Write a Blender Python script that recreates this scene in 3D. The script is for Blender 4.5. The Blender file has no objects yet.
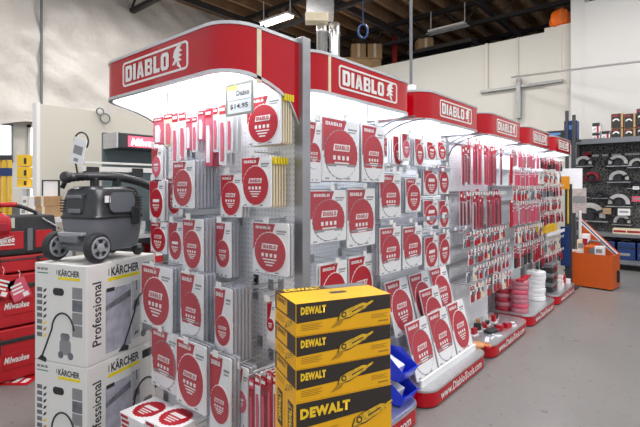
import bpy, math, random
from mathutils import Matrix, Vector
random.seed(7)
SC = bpy.context.scene
COL = SC.collection
# ------------------------------------------------------------------ camera, world, exposure
FPX, CX, HY, EYE = 450.0, 320.0, 188.0, 1.55
TH = math.atan(380.0 / FPX)
CT, ST = math.cos(TH), math.sin(TH)
cam = bpy.data.cameras.new('camera'); cam.sensor_width = 36.0
cam.lens = FPX / 640 * 36.0; cam.shift_y = (HY - 213.5) / 640.0
cam.clip_start = 0.05; cam.clip_end = 100
camo = bpy.data.objects.new('camera', cam); COL.objects.link(camo)
camo.location = (0, 0, EYE); camo.rotation_euler = (math.radians(90), 0, TH)
SC.camera = camo
SC.view_settings.view_transform = 'Standard'
SC.view_settings.look = 'None'
SC.view_settings.gamma = 1.0
SC.view_settings.use_curve_mapping = False
SC.view_settings.exposure = 0.62
world = bpy.data.worlds.new('daylight'); SC.world = world; world.use_nodes = True
bg = world.node_tree.nodes['Background']
bg.inputs[0].default_value = (0.93, 0.96, 1.0, 1); bg.inputs[1].default_value = 0.56
LAMP_W = 60.0      # each ceiling fluorescent fixture, watts of the area lamp
PANEL_E = 4.6      # emission of the canopy light diffusers
# fluorescent ceiling fixtures (lamps are made with their housings further down)

# ------------------------------------------------------------------ pixel -> place helpers
def ray(px):
    k = (px - CX) / FPX
    return (-ST + k * CT, CT + k * ST)
def onX(px, X):
    d = ray(px); z = X / d[0]; return z * d[1], z          # Y, depth
def onY(px, Y):
    d = ray(px); z = Y / d[1]; return z * d[0], z          # X, depth
def hz(py, z): return EYE + (HY - py) / FPX * z
def at(px, py, z):
    d = ray(px); return (z * d[0], z * d[1], hz(py, z))
def floor_at(px, py):
    return at(px, py, FPX * EYE / (py - HY))

# ------------------------------------------------------------------ materials
MATS = {}
def mat(name, col, rough=0.5, metal=0.0, emit=0.0, alpha=1.0, noise=0.0, nscale=8.0, bump=0.0, bscale=40.0, coat=0.0, trans=0.0):
    if name in MATS: return MATS[name]
    m = bpy.data.materials.new(name); m.use_nodes = True
    nt = m.node_tree; p = nt.nodes['Principled BSDF']
    p.inputs['Base Color'].default_value = (*col, 1)
    p.inputs['Roughness'].default_value = rough
    p.inputs['Metallic'].default_value = metal
    if coat: p.inputs['Coat Weight'].default_value = coat
    if trans: p.inputs['Transmission Weight'].default_value = trans
    if alpha < 1: p.inputs['Alpha'].default_value = alpha
    if emit:
        p.inputs['Emission Color'].default_value = (*col, 1); p.inputs['Emission Strength'].default_value = emit
    if noise or bump:
        tc = nt.nodes.new('ShaderNodeTexCoord')
    if noise:
        n = nt.nodes.new('ShaderNodeTexNoise'); n.inputs['Scale'].default_value = nscale; n.inputs['Detail'].default_value = 5
        r = nt.nodes.new('ShaderNodeMapRange')
        r.inputs['From Min'].default_value = 0.3; r.inputs['From Max'].default_value = 0.7
        r.inputs['To Min'].default_value = 1 - noise; r.inputs['To Max'].default_value = 1 + noise
        mx = nt.nodes.new('ShaderNodeVectorMath'); mx.operation = 'MULTIPLY'
        mx.inputs[0].default_value = col
        nt.links.new(tc.outputs['Object'], n.inputs['Vector']); nt.links.new(n.outputs['Fac'], r.inputs['Value'])
        nt.links.new(r.outputs['Result'], mx.inputs[1]); nt.links.new(mx.outputs[0], p.inputs['Base Color'])
    if bump:
        n2 = nt.nodes.new('ShaderNodeTexNoise'); n2.inputs['Scale'].default_value = bscale; n2.inputs['Detail'].default_value = 3
        b = nt.nodes.new('ShaderNodeBump'); b.inputs['Strength'].default_value = bump; b.inputs['Distance'].default_value = 0.02
        nt.links.new(tc.outputs['Object'], n2.inputs['Vector']); nt.links.new(n2.outputs['Fac'], b.inputs['Height'])
        nt.links.new(b.outputs['Normal'], p.inputs['Normal'])
    MATS[name] = m
    return m
RED = mat('glossy red acrylic', (0.50, 0.001, 0.010), 0.07, bump=0.12, bscale=7)
RED.node_tree.nodes['Principled BSDF'].inputs['Specular IOR Level'].default_value = 0.4
REDP = mat('printed red', (0.46, 0.003, 0.018), 0.35, noise=0.06)
REDD = mat('dark printed red', (0.34, 0.012, 0.03), 0.4, noise=0.1)
PINK = mat('printed rose', (0.66, 0.10, 0.17), 0.4, noise=0.1)
WHITE = mat('white print', (0.85, 0.84, 0.83), 0.5)
CARD = mat('white card', (0.84, 0.84, 0.86), 0.5, noise=0.03)
CREAM = mat('cream card', (0.78, 0.68, 0.50), 0.6, noise=0.08)
YELTAG = mat('yellow tag print', (0.85, 0.68, 0.02), 0.5, noise=0.03)
ALU = mat('brushed aluminium', (0.62, 0.63, 0.65), 0.34, 0.85, noise=0.06, nscale=20)
STEEL = mat('steel wire', (0.55, 0.56, 0.58), 0.3, 0.9, noise=0.04)
LINER = mat('white canopy liner', (0.88, 0.89, 0.90), 0.4, noise=0.02)
PANEL = mat('white light diffuser', (0.94, 0.97, 1.0), 0.5, emit=PANEL_E)
CLEAR = mat('clear blister plastic', (0.62, 0.66, 0.74), 0.08, alpha=0.07, noise=0.02)
CLEAR2 = mat('thick clear clamshell plastic', (0.42, 0.44, 0.52), 0.1, alpha=0.45, noise=0.05)
GREYPL = mat('grey plastic', (0.16, 0.17, 0.19), 0.45, noise=0.05)
TANK = mat('slate grey plastic tank', (0.155, 0.165, 0.185), 0.42, noise=0.06)
BLACKPL = mat('black plastic', (0.028, 0.029, 0.033), 0.34, noise=0.08)
HUB = mat('grey wheel hub', (0.34, 0.355, 0.38), 0.4, noise=0.04)
RUBBER = mat('black rubber', (0.03, 0.03, 0.033), 0.7, noise=0.1)
INK = mat('black ink', (0.02, 0.02, 0.022), 0.5, noise=0.05)
GINK = mat('grey ink', (0.27, 0.27, 0.28), 0.55, noise=0.05)
KYEL = mat('yellow stripe ink', (0.90, 0.72, 0.0), 0.5, noise=0.02)
CARTW = mat('white carton', (0.80, 0.79, 0.77), 0.55, noise=0.02)
DYEL = mat('yellow carton', (0.90, 0.45, 0.002), 0.42, noise=0.04)
DBLK = mat('black carton print', (0.03, 0.022, 0.016), 0.4, noise=0.05)
DLET = mat('yellow lettering', (0.95, 0.60, 0.02), 0.45, noise=0.02)
DSHADE = mat('ochre print', (0.42, 0.22, 0.01), 0.5, noise=0.08)
PHOTO = mat('printed pale photo', (0.42, 0.42, 0.50), 0.5, noise=0.25, nscale=14)
PHOTO2 = mat('printed dark photo', (0.16, 0.16, 0.19), 0.5, noise=0.4, nscale=25)
BLUE = mat('blue bin plastic', (0.005, 0.03, 0.62), 0.3, noise=0.03)
NAVY = mat('navy plastic', (0.012, 0.04, 0.16), 0.4, noise=0.1)
ORANGE = mat('orange painted steel', (0.60, 0.10, 0.012), 0.38, noise=0.04)
ORANGEF = mat('orange fabric', (0.9, 0.16, 0.01), 0.7, noise=0.1)
MRED = mat('red case plastic', (0.50, 0.012, 0.02), 0.38, noise=0.08)
BAGBLK = mat('black nylon', (0.03, 0.03, 0.034), 0.75, noise=0.2, nscale=40, bump=0.2, bscale=150)
BROWN = mat('brown carton', (0.46, 0.28, 0.14), 0.7, noise=0.08)
WOOD = mat('pallet wood', (0.42, 0.27, 0.13), 0.7, noise=0.2, nscale=6)
DUCT = mat('galvanised duct', (0.72, 0.73, 0.74), 0.25, 0.9, noise=0.1)
YELM = mat('yellow tool plastic', (0.88, 0.55, 0.03), 0.45, noise=0.05)
SAWG = mat('cast grey saw guard', (0.62, 0.62, 0.61), 0.32, 0.5, noise=0.1)
DARKSH = mat('dark steel shelf', (0.05, 0.055, 0.065), 0.45, 0.3, noise=0.1)
GREENG = mat('dark teal panel', (0.10, 0.14, 0.15), 0.5, noise=0.06)
TUBE = mat('fluorescent tube', (1, 0.98, 0.94), 0.4, emit=9)
SIGNLIT = mat('lit red sign face', (0.95, 0.10, 0.16), 0.4, emit=0.9)
SIGNWHT = mat('lit white lettering', (1, 0.95, 0.95), 0.4, emit=1.1)

def m_concrete():
    m = mat('polished concrete', (0.215, 0.208, 0.205), 0.32, noise=0.08, nscale=0.9)
    nt = m.node_tree; p = nt.nodes['Principled BSDF']
    tc = nt.nodes.new('ShaderNodeTexCoord')
    n = nt.nodes.new('ShaderNodeTexNoise'); n.inputs['Scale'].default_value = 14; n.inputs['Detail'].default_value = 8; n.inputs['Roughness'].default_value = 0.7
    r = nt.nodes.new('ShaderNodeMapRange'); r.inputs['From Min'].default_value = 0.35; r.inputs['From Max'].default_value = 0.65
    r.inputs['To Min'].default_value = 0.27; r.inputs['To Max'].default_value = 0.36
    nt.links.new(tc.outputs['Object'], n.inputs['Vector']); nt.links.new(n.outputs['Fac'], r.inputs['Value'])
    nt.links.new(r.outputs['Result'], p.inputs['Roughness'])
    old = p.inputs['Base Color'].links[0].from_socket
    r2 = nt.nodes.new('ShaderNodeMapRange'); r2.inputs['From Min'].default_value = 0.3; r2.inputs['From Max'].default_value = 0.7
    r2.inputs['To Min'].default_value = 0.93; r2.inputs['To Max'].default_value = 1.07
    mu = nt.nodes.new('ShaderNodeVectorMath'); mu.operation = 'MULTIPLY'
    nt.links.new(n.outputs['Fac'], r2.inputs['Value']); nt.links.new(old, mu.inputs[0]); nt.links.new(r2.outputs['Result'], mu.inputs[1])
    nt.links.new(mu.outputs[0], p.inputs['Base Color'])
    return m
CONC = m_concrete()
def m_pegboard():
    m = mat('white pegboard', (0.82, 0.83, 0.84), 0.45)
    nt = m.node_tree; p = nt.nodes['Principled BSDF']; L = nt.links
    tc = nt.nodes.new('ShaderNodeTexCoord'); sp = nt.nodes.new('ShaderNodeSeparateXYZ'); L.new(tc.outputs['Object'], sp.inputs[0])
    def cell(sock):
        a = nt.nodes.new('ShaderNodeMath'); a.operation = 'MULTIPLY'; a.inputs[1].default_value = 1 / 0.0254; L.new(sock, a.inputs[0])
        b = nt.nodes.new('ShaderNodeMath'); b.operation = 'FRACT'; L.new(a.outputs[0], b.inputs[0])
        c = nt.nodes.new('ShaderNodeMath'); c.operation = 'SUBTRACT'; c.inputs[1].default_value = 0.56; L.new(b.outputs[0], c.inputs[0])
        d = nt.nodes.new('ShaderNodeMath'); d.operation = 'MULTIPLY'; L.new(c.outputs[0], d.inputs[0]); L.new(c.outputs[0], d.inputs[1])
        return d.outputs[0]
    s = nt.nodes.new('ShaderNodeMath'); s.operation = 'ADD'; L.new(cell(sp.outputs['X']), s.inputs[0]); L.new(cell(sp.outputs['Z']), s.inputs[1])
    lt = nt.nodes.new('ShaderNodeMath'); lt.operation = 'LESS_THAN'; lt.inputs[1].default_value = 0.032; L.new(s.outputs[0], lt.inputs[0])
    mx = nt.nodes.new('ShaderNodeMix'); mx.data_type = 'RGBA'
    mx.inputs['A'].default_value = (0.84, 0.86, 0.89, 1); mx.inputs['B'].default_value = (0.56, 0.57, 0.60, 1)
    L.new(lt.outputs[0], mx.inputs['Factor']); L.new(mx.outputs['Result'], p.inputs['Base Color'])
    return m
PEG = m_pegboard()
def m_deck():
    m = mat('timber deck', (0.30, 0.185, 0.10), 0.75, noise=0.35, nscale=1.3)
    return m
DECK = m_deck()
JOIST = mat('timber joist', (0.30, 0.18, 0.10), 0.75, noise=0.25, nscale=3)
DARKBEAM = mat('dark steel beam', (0.035, 0.03, 0.03), 0.6, 0.2, noise=0.2)
WALLW = mat('painted tilt-up wall', (0.62, 0.595, 0.55), 0.7, noise=0.02, nscale=0.8, bump=0.05, bscale=60)
WALLG = mat('painted cool wall', (0.60, 0.59, 0.58), 0.7, noise=0.02, nscale=0.8, bump=0.05, bscale=60)
OFFICE = mat('painted office wall', (0.64, 0.605, 0.53), 0.7, noise=0.02, nscale=1.0)
SHEET = mat('insulation sheeting', (0.66, 0.62, 0.58), 0.45, noise=0.05, nscale=1.6, bump=1.0, bscale=2.6)
for nd in SHEET.node_tree.nodes:
    if nd.type == 'BUMP': nd.inputs['Distance'].default_value = 0.06
DAY = mat('window daylight', (0.95, 0.98, 1.0), 0.5, emit=1.6)

# ------------------------------------------------------------------ mesh building
class MB:
    def __init__(s): s.v = []; s.f = []; s.m = []
    def add(s, vs, fs, mi=0):
        o = len(s.v); s.v += [tuple(p) for p in vs]; s.f += [tuple(i + o for i in f) for f in fs]; s.m += [mi] * len(fs); return s
    def box(s, x0, x1, y0, y1, z0, z1, mi=0, rot=None, piv=None):
        vs = [Vector((x, y, z)) for z in (z0, z1) for y in (y0, y1) for x in (x0, x1)]
        if rot:
            pv = Vector(piv) if piv else Vector(((x0 + x1) / 2, (y0 + y1) / 2, (z0 + z1) / 2))
            vs = [rot @ (p - pv) + pv for p in vs]
        return s.add(vs, [(0, 2, 3, 1), (4, 5, 7, 6), (0, 1, 5, 4), (2, 6, 7, 3), (0, 4, 6, 2), (1, 3, 7, 5)], mi)
    def prism(s, poly, y0, y1, mi=0, axis='y'):
        n = len(poly)
        def P(a, b, t):
            return (a, t, b) if axis == 'y' else ((t, a, b) if axis == 'x' else (a, b, t))
        vs = [P(a, b, y0) for a, b in poly] + [P(a, b, y1) for a, b in poly]
        fs = [tuple(range(n)), tuple(range(2 * n - 1, n - 1, -1))]
        fs += [(i, i + n, (i + 1) % n + n, (i + 1) % n) for i in range(n)]
        return s.add(vs, fs, mi)
    def quad(s, a, b, c, d, mi=0): return s.add([a, b, c, d], [(0, 1, 2, 3)], mi)
    def ring(s, po, pi, y0, y1, mi=0):
        n = len(po)
        vs = [(a, y0, b) for a, b in po] + [(a, y0, b) for a, b in pi] + [(a, y1, b) for a, b in po] + [(a, y1, b) for a, b in pi]
        fs = []
        for i in range(n):
            j = (i + 1) % n
            fs += [(i, j, j + n, i + n), (i + 2 * n, i + 3 * n, j + 3 * n, j + 2 * n), (i, i + 2 * n, j + 2 * n, j), (i + n, j + n, j + 3 * n, i + 3 * n)]
        return s.add(vs, fs, mi)
    def tube(s, pts, r, n=6, mi=0, cap=True):
        pts = [Vector(p) for p in pts]; rs = r if isinstance(r, (list, tuple)) else [r] * len(pts)
        vs = []; fs = []
        prev = None
        for i, p in enumerate(pts):
            if i == 0: d = pts[1] - p
            elif i == len(pts) - 1: d = p - pts[i - 1]
            else: d = (pts[i + 1] - p).normalized() + (p - pts[i - 1]).normalized()
            if d.length < 1e-9: d = Vector((0, 0, 1))
            d.normalize()
            if prev is None:
                a = d.orthogonal().normalized()
            else:
                a = prev - d * prev.dot(d)
                a = a.normalized() if a.length > 1e-6 else d.orthogonal().normalized()
            prev = a; b = d.cross(a)
            for k in range(n):
                t = 2 * math.pi * k / n
                vs.append(p + (a * math.cos(t) + b * math.sin(t)) * rs[i])
        for i in range(len(pts) - 1):
            for k in range(n):
                j = (k + 1) % n
                fs.append((i * n + k, i * n + j, (i + 1) * n + j, (i + 1) * n + k))
        if cap:
            fs.append(tuple(range(n - 1, -1, -1))); fs.append(tuple(range((len(pts) - 1) * n, len(pts) * n)))
        return s.add(vs, fs, mi)
    def cyl(s, p0, p1, r0, r1=None, n=16, mi=0): return s.tube([p0, p1], [r0, r0 if r1 is None else r1], n, mi)
    def lathe(s, prof, c=(0, 0, 0), axis='z', n=20, mi=0):
        vs = []; fs = []
        for r, h in prof:
            for k in range(n):
                t = 2 * math.pi * k / n; a, b = r * math.cos(t), r * math.sin(t)
                q = (a, b, h) if axis == 'z' else ((h, a, b) if axis == 'x' else (b, h, a))
                vs.append((c[0] + q[0], c[1] + q[1], c[2] + q[2]))
        for i in range(len(prof) - 1):
            for k in range(n):
                j = (k + 1) % n; fs.append((i * n + k, i * n + j, (i + 1) * n + j, (i + 1) * n + k))
        if prof[0][0] > 1e-6: fs.append(tuple(range(n - 1, -1, -1)))
        if prof[-1][0] > 1e-6: fs.append(tuple(range((len(prof) - 1) * n, len(prof) * n)))
        return s.add(vs, fs, mi)
    def loft(s, rings, mi=0, cap=True):
        n = len(rings[0]); vs = [p for r in rings for p in r]; fs = []
        for i in range(len(rings) - 1):
            for k in range(n):
                j = (k + 1) % n; fs.append((i * n + k, i * n + j, (i + 1) * n + j, (i + 1) * n + k))
        if cap: fs.append(tuple(range(n - 1, -1, -1))); fs.append(tuple(range((len(rings) - 1) * n, len(rings) * n)))
        return s.add(vs, fs, mi)
    def mesh(s, name, mats, smooth=False):
        me = bpy.data.meshes.new(name); me.from_pydata(s.v, [], s.f)
        ms = mats if isinstance(mats, (list, tuple)) else [mats]
        for m in ms: me.materials.append(m)
        if len(ms) > 1: me.polygons.foreach_set('material_index', s.m)
        import bmesh
        bm = bmesh.new(); bm.from_mesh(me); bmesh.ops.recalc_face_normals(bm, faces=bm.faces); bm.to_mesh(me); bm.free()
        if smooth: me.shade_smooth()
        return me
    def build(s, name, mats, parent=None, smooth=False, bevel=0, loc=None, rz=0, auto=False):
        me = s.mesh(name, mats, smooth)
        if auto: me.set_sharp_from_angle(angle=math.radians(40))
        return link(name, me, parent, loc, rz, bevel)
def link(name, me, parent=None, loc=None, rz=0, bevel=0):
    o = bpy.data.objects.new(name, me); COL.objects.link(o)
    if parent: o.parent = parent
    if loc: o.location = loc
    if rz: o.rotation_euler = (0, 0, rz)
    if name in ('print', 'fine_print', 'picture', 'nozzle_picture', 'tag_print'): o['kind'] = 'stuff'
    if bevel:
        b = o.modifiers.new('bevel', 'BEVEL'); b.width = bevel; b.segments = 2; b.limit_method = 'ANGLE'; b.angle_limit = math.radians(40)
    return o
def tag(o, label, cat, group=None):
    o['label'] = label; o['category'] = cat
    if group: o['group'] = group
    return o
def thing(name, label, cat, loc=(0, 0, 0), rz=0, group=None):
    o = bpy.data.objects.new(name, None); COL.objects.link(o); o.empty_display_size = 0.05
    o.location = loc; o.rotation_euler = (0, 0, rz)
    return tag(o, label, cat, group)
def struct(o): o['kind'] = 'structure'; return o
def rrect(w, h, r, n=4, cx=0, cz=0):
    pts = []
    for sx, sz, a0 in ((1, 1, 0), (-1, 1, 90), (-1, -1, 180), (1, -1, 270)):
        for k in range(n + 1):
            t = math.radians(a0 + 90 * k / n)
            pts.append((cx + sx * (w / 2 - r) + r * math.cos(t), cz + sz * (h / 2 - r) + r * math.sin(t)))
    return pts
def circ(r, n=24, cx=0, cz=0, sx=1.0): return [(cx + sx * r * math.cos(2 * math.pi * k / n), cz + r * math.sin(2 * math.pi * k / n)) for k in range(n)]
def toothed(r, n=22, cx=0, cz=0, d=0.06):
    p = []
    for k in range(n):
        t = 2 * math.pi * k / n
        p.append((cx + r * (1 - d) * math.cos(t), cz + r * (1 - d) * math.sin(t)))
        t += 2 * math.pi / n * 0.35
        p.append((cx + r * math.cos(t), cz + r * math.sin(t)))
    return p
# lettering: built-in font, turned into mesh once per string
TXT = {}
def block_letters(word, m):
    """heavy block capitals (D I A B L O), unit box in the x-z plane facing -y"""
    key = ('block', word, m.name)
    if key in TXT: return TXT[key]
    b = MB(); x = 0.0; T = .34
    for ch in word:
        w = {'I': .36, 'L': .74}.get(ch, .92)
        def bx(a, c, z0, z1): b.quad((x + a, 0, z0), (x + c, 0, z0), (x + c, 0, z1), (x + a, 0, z1))
        def pl(pts): b.add([(x + a, 0, z) for a, z in pts], [tuple(range(len(pts)))])
        if ch == 'I': bx(0, w, 0, 1)
        elif ch == 'L': bx(0, T, 0, 1); bx(T, w, 0, .24)
        elif ch in 'DO':
            o = [(.16, 0), (w - .16, 0), (w, .16), (w, .84), (w - .16, 1), (.16, 1), (0, .84), (0, .16)]
            if ch == 'D': o[0] = (0, 0); o[7] = (0, .0001); o[5] = (0, 1); o[6] = (0, .9999)
            i = [(T, .22), (w - T, .22), (w - T, .26), (w - T, .74), (w - T, .78), (T, .78), (T, .74), (T, .26)]
            for k in range(8):
                j = (k + 1) % 8; pl([o[k], o[j], i[j], i[k]])
        elif ch == 'A':
            pl([(0, 0), (.32, 0), (.52, 1), (.26, 1)]); pl([(w - .32, 0), (w, 0), (w - .26, 1), (w - .52, 1)]); bx(.24, w - .24, .18, .38); bx(.3, w - .3, .8, 1)
        elif ch == 'B':
            bx(0, T, 0, 1); bx(T, w - .2, 0, .2); bx(T, w - .2, .42, .6); bx(T, w - .2, .8, 1)
            pl([(w - .3, 0), (w - .12, 0), (w, .12), (w, .42), (w - .1, .51), (w - .3, .51)]); pl([(w - .3, .51), (w - .1, .51), (w - .02, .6), (w - .02, .88), (w - .14, 1), (w - .3, 1)])
        x += w + .14
    W = x - .14
    b.v = [(p[0] / W - .5, p[1], p[2] - .5) for p in b.v]
    me = bpy.data.meshes.new('lettering'); me.from_pydata(b.v, [], b.f); me.materials.append(m); me.update()
    TXT[key] = me
    return me
def block_text(word, m, parent, x, y, z, w, h):
    o = link('lettering', block_letters(word, m), parent); o.location = (x, y, z); o.scale = (w, 1, h); return o
def text_mesh(sv, m, bold=0.0, space=1.0, shear=0.0):
    key = (sv, m.name, bold, shear)
    if key in TXT: return TXT[key]
    cu = bpy.data.curves.new('lettering', 'FONT'); cu.body = sv; cu.size = 1; cu.extrude = 0.0; cu.offset = bold; cu.space_character = space
    cu.shear = shear
    cu.resolution_u = 2; cu.align_x = 'CENTER'
    o = bpy.data.objects.new('lettering', cu); COL.objects.link(o)
    dg = bpy.context.evaluated_depsgraph_get(); dg.update()
    me = bpy.data.meshes.new_from_object(o.evaluated_get(dg)); bpy.data.objects.remove(o)
    xs = [v.co.x for v in me.vertices]; ys = [v.co.y for v in me.vertices]
    w, h = max(xs) - min(xs), max(ys) - min(ys); cx, cy = (max(xs) + min(xs)) / 2, (max(ys) + min(ys)) / 2
    for v in me.vertices: v.co = ((v.co.x - cx) / w, 0, (v.co.y - cy) / h)     # unit box in the x-z plane, facing -y
    me.materials.clear(); me.materials.append(m); me.name = 'lettering'
    TXT[key] = me
    return me
def text(sv, m, parent, x, y, z, w, h, rz=0, bold=0.0, roll=0.0, space=1.0, name='lettering', tilt=0.0, shear=0.0):
    o = link(name, text_mesh(sv, m, bold, space, shear), parent)
    o.location = (x, y, z); o.scale = (w, 1, h); o.rotation_euler = (tilt, roll, rz)
    return o
ORD = ['first', 'second', 'third', 'fourth', 'fifth', 'sixth', 'seventh', 'eighth', 'ninth', 'tenth', 'eleventh', 'twelfth', 'thirteenth', 'fourteenth', 'fifteenth', 'sixteenth', 'seventeenth']
# ------------------------------------------------------------------ the room
def slab(name, x0, x1, y0, y1, z0, z1, m, parent=None):
    o = MB().box(x0, x1, y0, y1, z0, z1).build(name, m, parent)
    if not parent: struct(o)
    return o
slab('floor', -11.2, 4.5, -4.0, 18.0, -0.1, 0.0, CONC)
ceil = slab('ceiling', -11.2, 4.5, -4.0, 18.0, 6.95, 7.05, DECK)
jm = MB().box(-0.05, 0.05, -4.0, 18.0, 6.62, 6.95).mesh('joist', JOIST)
for i in range(26): link('joist', jm, ceil, (-10.9 + i * 0.6, 0, 0))
gm = MB()
gm.box(-11, 4.5, -0.06, 0.06, 6.5, 6.62); gm.box(-11, 4.5, -0.06, 0.06, 5.95, 6.05)
for i in range(16):
    x = -11 + i; gm.cyl((x, 0, 6.0), (x + 0.5, 0, 6.55), 0.03, n=6); gm.cyl((x + 0.5, 0, 6.55), (x + 1, 0, 6.0), 0.03, n=6)
gme = gm.mesh('truss', DARKBEAM)
for y in (2.6, 5.6, 8.8, 12.0, 15.2): link('truss', gme, ceil, (0, y, 0))
pm = MB().box(-0.04, 0.04, -4, 18, 6.44, 6.6).mesh('purlin', DARKBEAM)
for x in (-9.6, -6.9, -4.2, -1.5, 1.2): link('purlin', pm, ceil, (x, 0, -0.35))

# left outer wall with hanging insulation sheeting
wl = slab('wall_left', -11.2, -11.0, -4.0, 18.0, 0, 6.95, WALLW)
b = MB(); NU, NV = 110, 44
def sheet_pt(i, j):
    y = -3.9 + 13.5 * i / NU; v = j / NV
    zb = 2.95 + 0.10 * math.sin(y * 1.7) + 0.06 * math.sin(y * 4.1 + 1)
    z = zb + (6.9 - zb) * v
    d = 0.05 + 0.06 * math.sin(y * 1.1 + z * 2.3) * math.sin(z * 1.2 + y * .6) + 0.035 * math.sin(y * 3.6 - z * 3.4 + math.sin(z * 2)) + 0.022 * math.sin(z * 8 + y * 2.2 + 2 * math.sin(y)) + 0.02 * math.sin(y * 8 + z * 9 + 2 * math.sin(z * 3)) + 0.05 * abs(math.sin(z * 1.5 + .35 * y + .5 * math.sin(y * 1.3)))
    d += 0.10 * (1 - v) ** 6
    return (-10.97 + max(0.01, d), y, z)
vs = [sheet_pt(i, j) for i in range(NU + 1) for j in range(NV + 1)]
fs = [(i * (NV + 1) + j, (i + 1) * (NV + 1) + j, (i + 1) * (NV + 1) + j + 1, i * (NV + 1) + j + 1) for i in range(NU) for j in range(NV)]
b.add(vs, fs); b.build('insulation_sheet', SHEET, wl, smooth=True)
# window and glazed door in the left wall
w1 = struct(MB().box(-11.0, -10.94, 1.6, 3.0, 2.12, 2.84).build('window_1', DAY))
fr = MB()
for a in ((1.57, 3.03, 2.09, 2.12), (1.57, 3.03, 2.84, 2.87), (3.0, 3.03, 2.09, 2.87), (1.57, 1.6, 2.09, 2.87)): fr.box(-11, -10.9, *a)
fr.build('window_frame', GREYPL, w1)
w2 = struct(MB().box(-11.0, -10.94, 3.36, 3.62, 0.3, 2.84).build('window_2', DAY))
fr = MB()
for a in ((3.31, 3.36, 0.25, 2.9), (3.62, 3.67, 0.25, 2.9), (3.31, 3.67, 2.84, 2.9)): fr.box(-11, -10.92, *a)
fr.build('window_frame', WALLW, w2)
tag(MB().cyl((-10.8, 3.52, 2.95), (-10.8, 3.52, 6.5), 0.03, n=8).build('conduit_pipe', GREYPL), 'grey vertical conduit down the sheeted wall above the office partition', 'pipe')
# office partition
slab('wall_office', -6.12, -6.0, 1.94, 9.5, 0, 2.55, OFFICE)
slab('trim_1', -6.13, -5.985, 1.90, 1.94, 0, 2.56, WHITE)
# far walls
wf = slab('wall_far', -11.0, -2.36, 11.2, 11.4, 0, 5.12, WALLW)
slab('wall_far_step', -2.72, -2.1, 11.17, 11.4, 0, 5.2, WALLW)
slab('trim_2', -2.12, -1.86, 10.85, 11.4, 0, 6.9, WALLG)
slab('wall_far_right', -1.86, 4.5, 10.82, 11.0, 0, 5.45, WALLG)
for px, w in ((487, 0.05), (518, 0.02), (561, 0.03)):
    X, z = onY(px, 11.18)
    if w == 0.05:
        MB().box(X - .03, X + .03, 11.14, 11.2, 3.9, 5.12).build('conduit', OFFICE, wf)
    else: MB().box(X - w / 2, X + w / 2, 11.16, 11.2, 2.6 if w < .03 else 4.1, 5.12).build('wall_seam', OFFICE, wf)
slab('wall_rear', -11.0, 4.5, 17.9, 18.0, 0, 6.95, DARKBEAM)
GREYPL2 = mat('dull galvanised', (.36, .36, .36), .5, .4, noise=.1)
# conduits on the far wall: slanting bars and strut
p0, p1 = at(479, 92, 10.6), at(561, 78, 10.6)
X0, _ = onY(479, 11.05); X1, _ = onY(562, 11.05)
zc = hz(91, onY(479, 11.05)[1])
t = thing('unistrut_bracket', 'galvanised strut channel with upright on far white wall', 'bracket', (X0, 11.12, zc))
b = MB(); b.box(0, X1 - X0, -0.03, 0.07, -0.04, 0.02); b.build('rail', GREYPL2, t)
Xs, zs = onY(518, 11.05)
MB().box(Xs - X0 - .05, Xs - X0 + .05, -0.06, 0.05, hz(118, zs) - zc, hz(78, zs) - zc).build('upright', GREYPL2, t)
a = at(518, 81, 10.9); Xe, ze = onY(700, 9.6)
tag(MB().cyl((a[0], 10.95, a[2]), (Xe, 9.6, hz(54, ze)), 0.022, n=8).build('conduit_pipe', ALU), 'thin grey conduit running right from wall strut above saw shelf', 'pipe')

# ceiling light fixtures; those out of frame are added to light the room
fx = []
for X in (-8.4, -4.6, -1.0, 2.4):
    for Y in (0.8, 4.6, 8.2): fx.append((X, Y))
fx.append((-5.3, 11.7))
hm = MB().prism([(-0.52, 0), (0.52, 0), (0.52, 0.05), (-0.52, 0.05)], -0.14, 0.14)
hm.box(-.5, -.48, -.01, .01, .05, .6); hm.box(.48, .5, -.01, .01, .05, .6)
hme = hm.mesh('housing', WHITE); tme = MB().cyl((-0.5, 0, -0.03), (0.5, 0, -0.03), 0.022, n=8).mesh('tube', TUBE)
dme = MB().cyl((-0.59, 0, -0.03), (0.59, 0, -0.03), 0.022, n=8).mesh('tube', GREYPL2)
for i, (X, Y) in enumerate(fx):
    lab = 'lit twin-tube fluorescent fixture hanging above the end display header' if i == 2 else ('fluorescent fixture beyond the far white partition' if i == 12 else 'added fluorescent shop light on the timber ceiling out of frame, lighting the room')
    t = thing('ceiling_light', lab, 'light', (X, Y, 5.92), 0, 'ceiling shop lights')
    link('housing', hme, t)
    if i == 12:
        link('tube', dme, t, (0, -0.08, 0)); link('tube', dme, t, (0, 0.08, 0)); continue
    link('tube', tme, t, (0, -0.08, 0)); link('tube', tme, t, (0, 0.08, 0))
    la = bpy.data.lights.new('fluorescent', 'AREA'); la.shape = 'RECTANGLE'; la.size = 1.0; la.size_y = 0.26; la.energy = LAMP_W; la.color = (1, 0.985, 0.96)
    lo = bpy.data.objects.new('lamp', la); COL.objects.link(lo); lo.parent = t; lo.location = (0, 0, -0.07)

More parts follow.
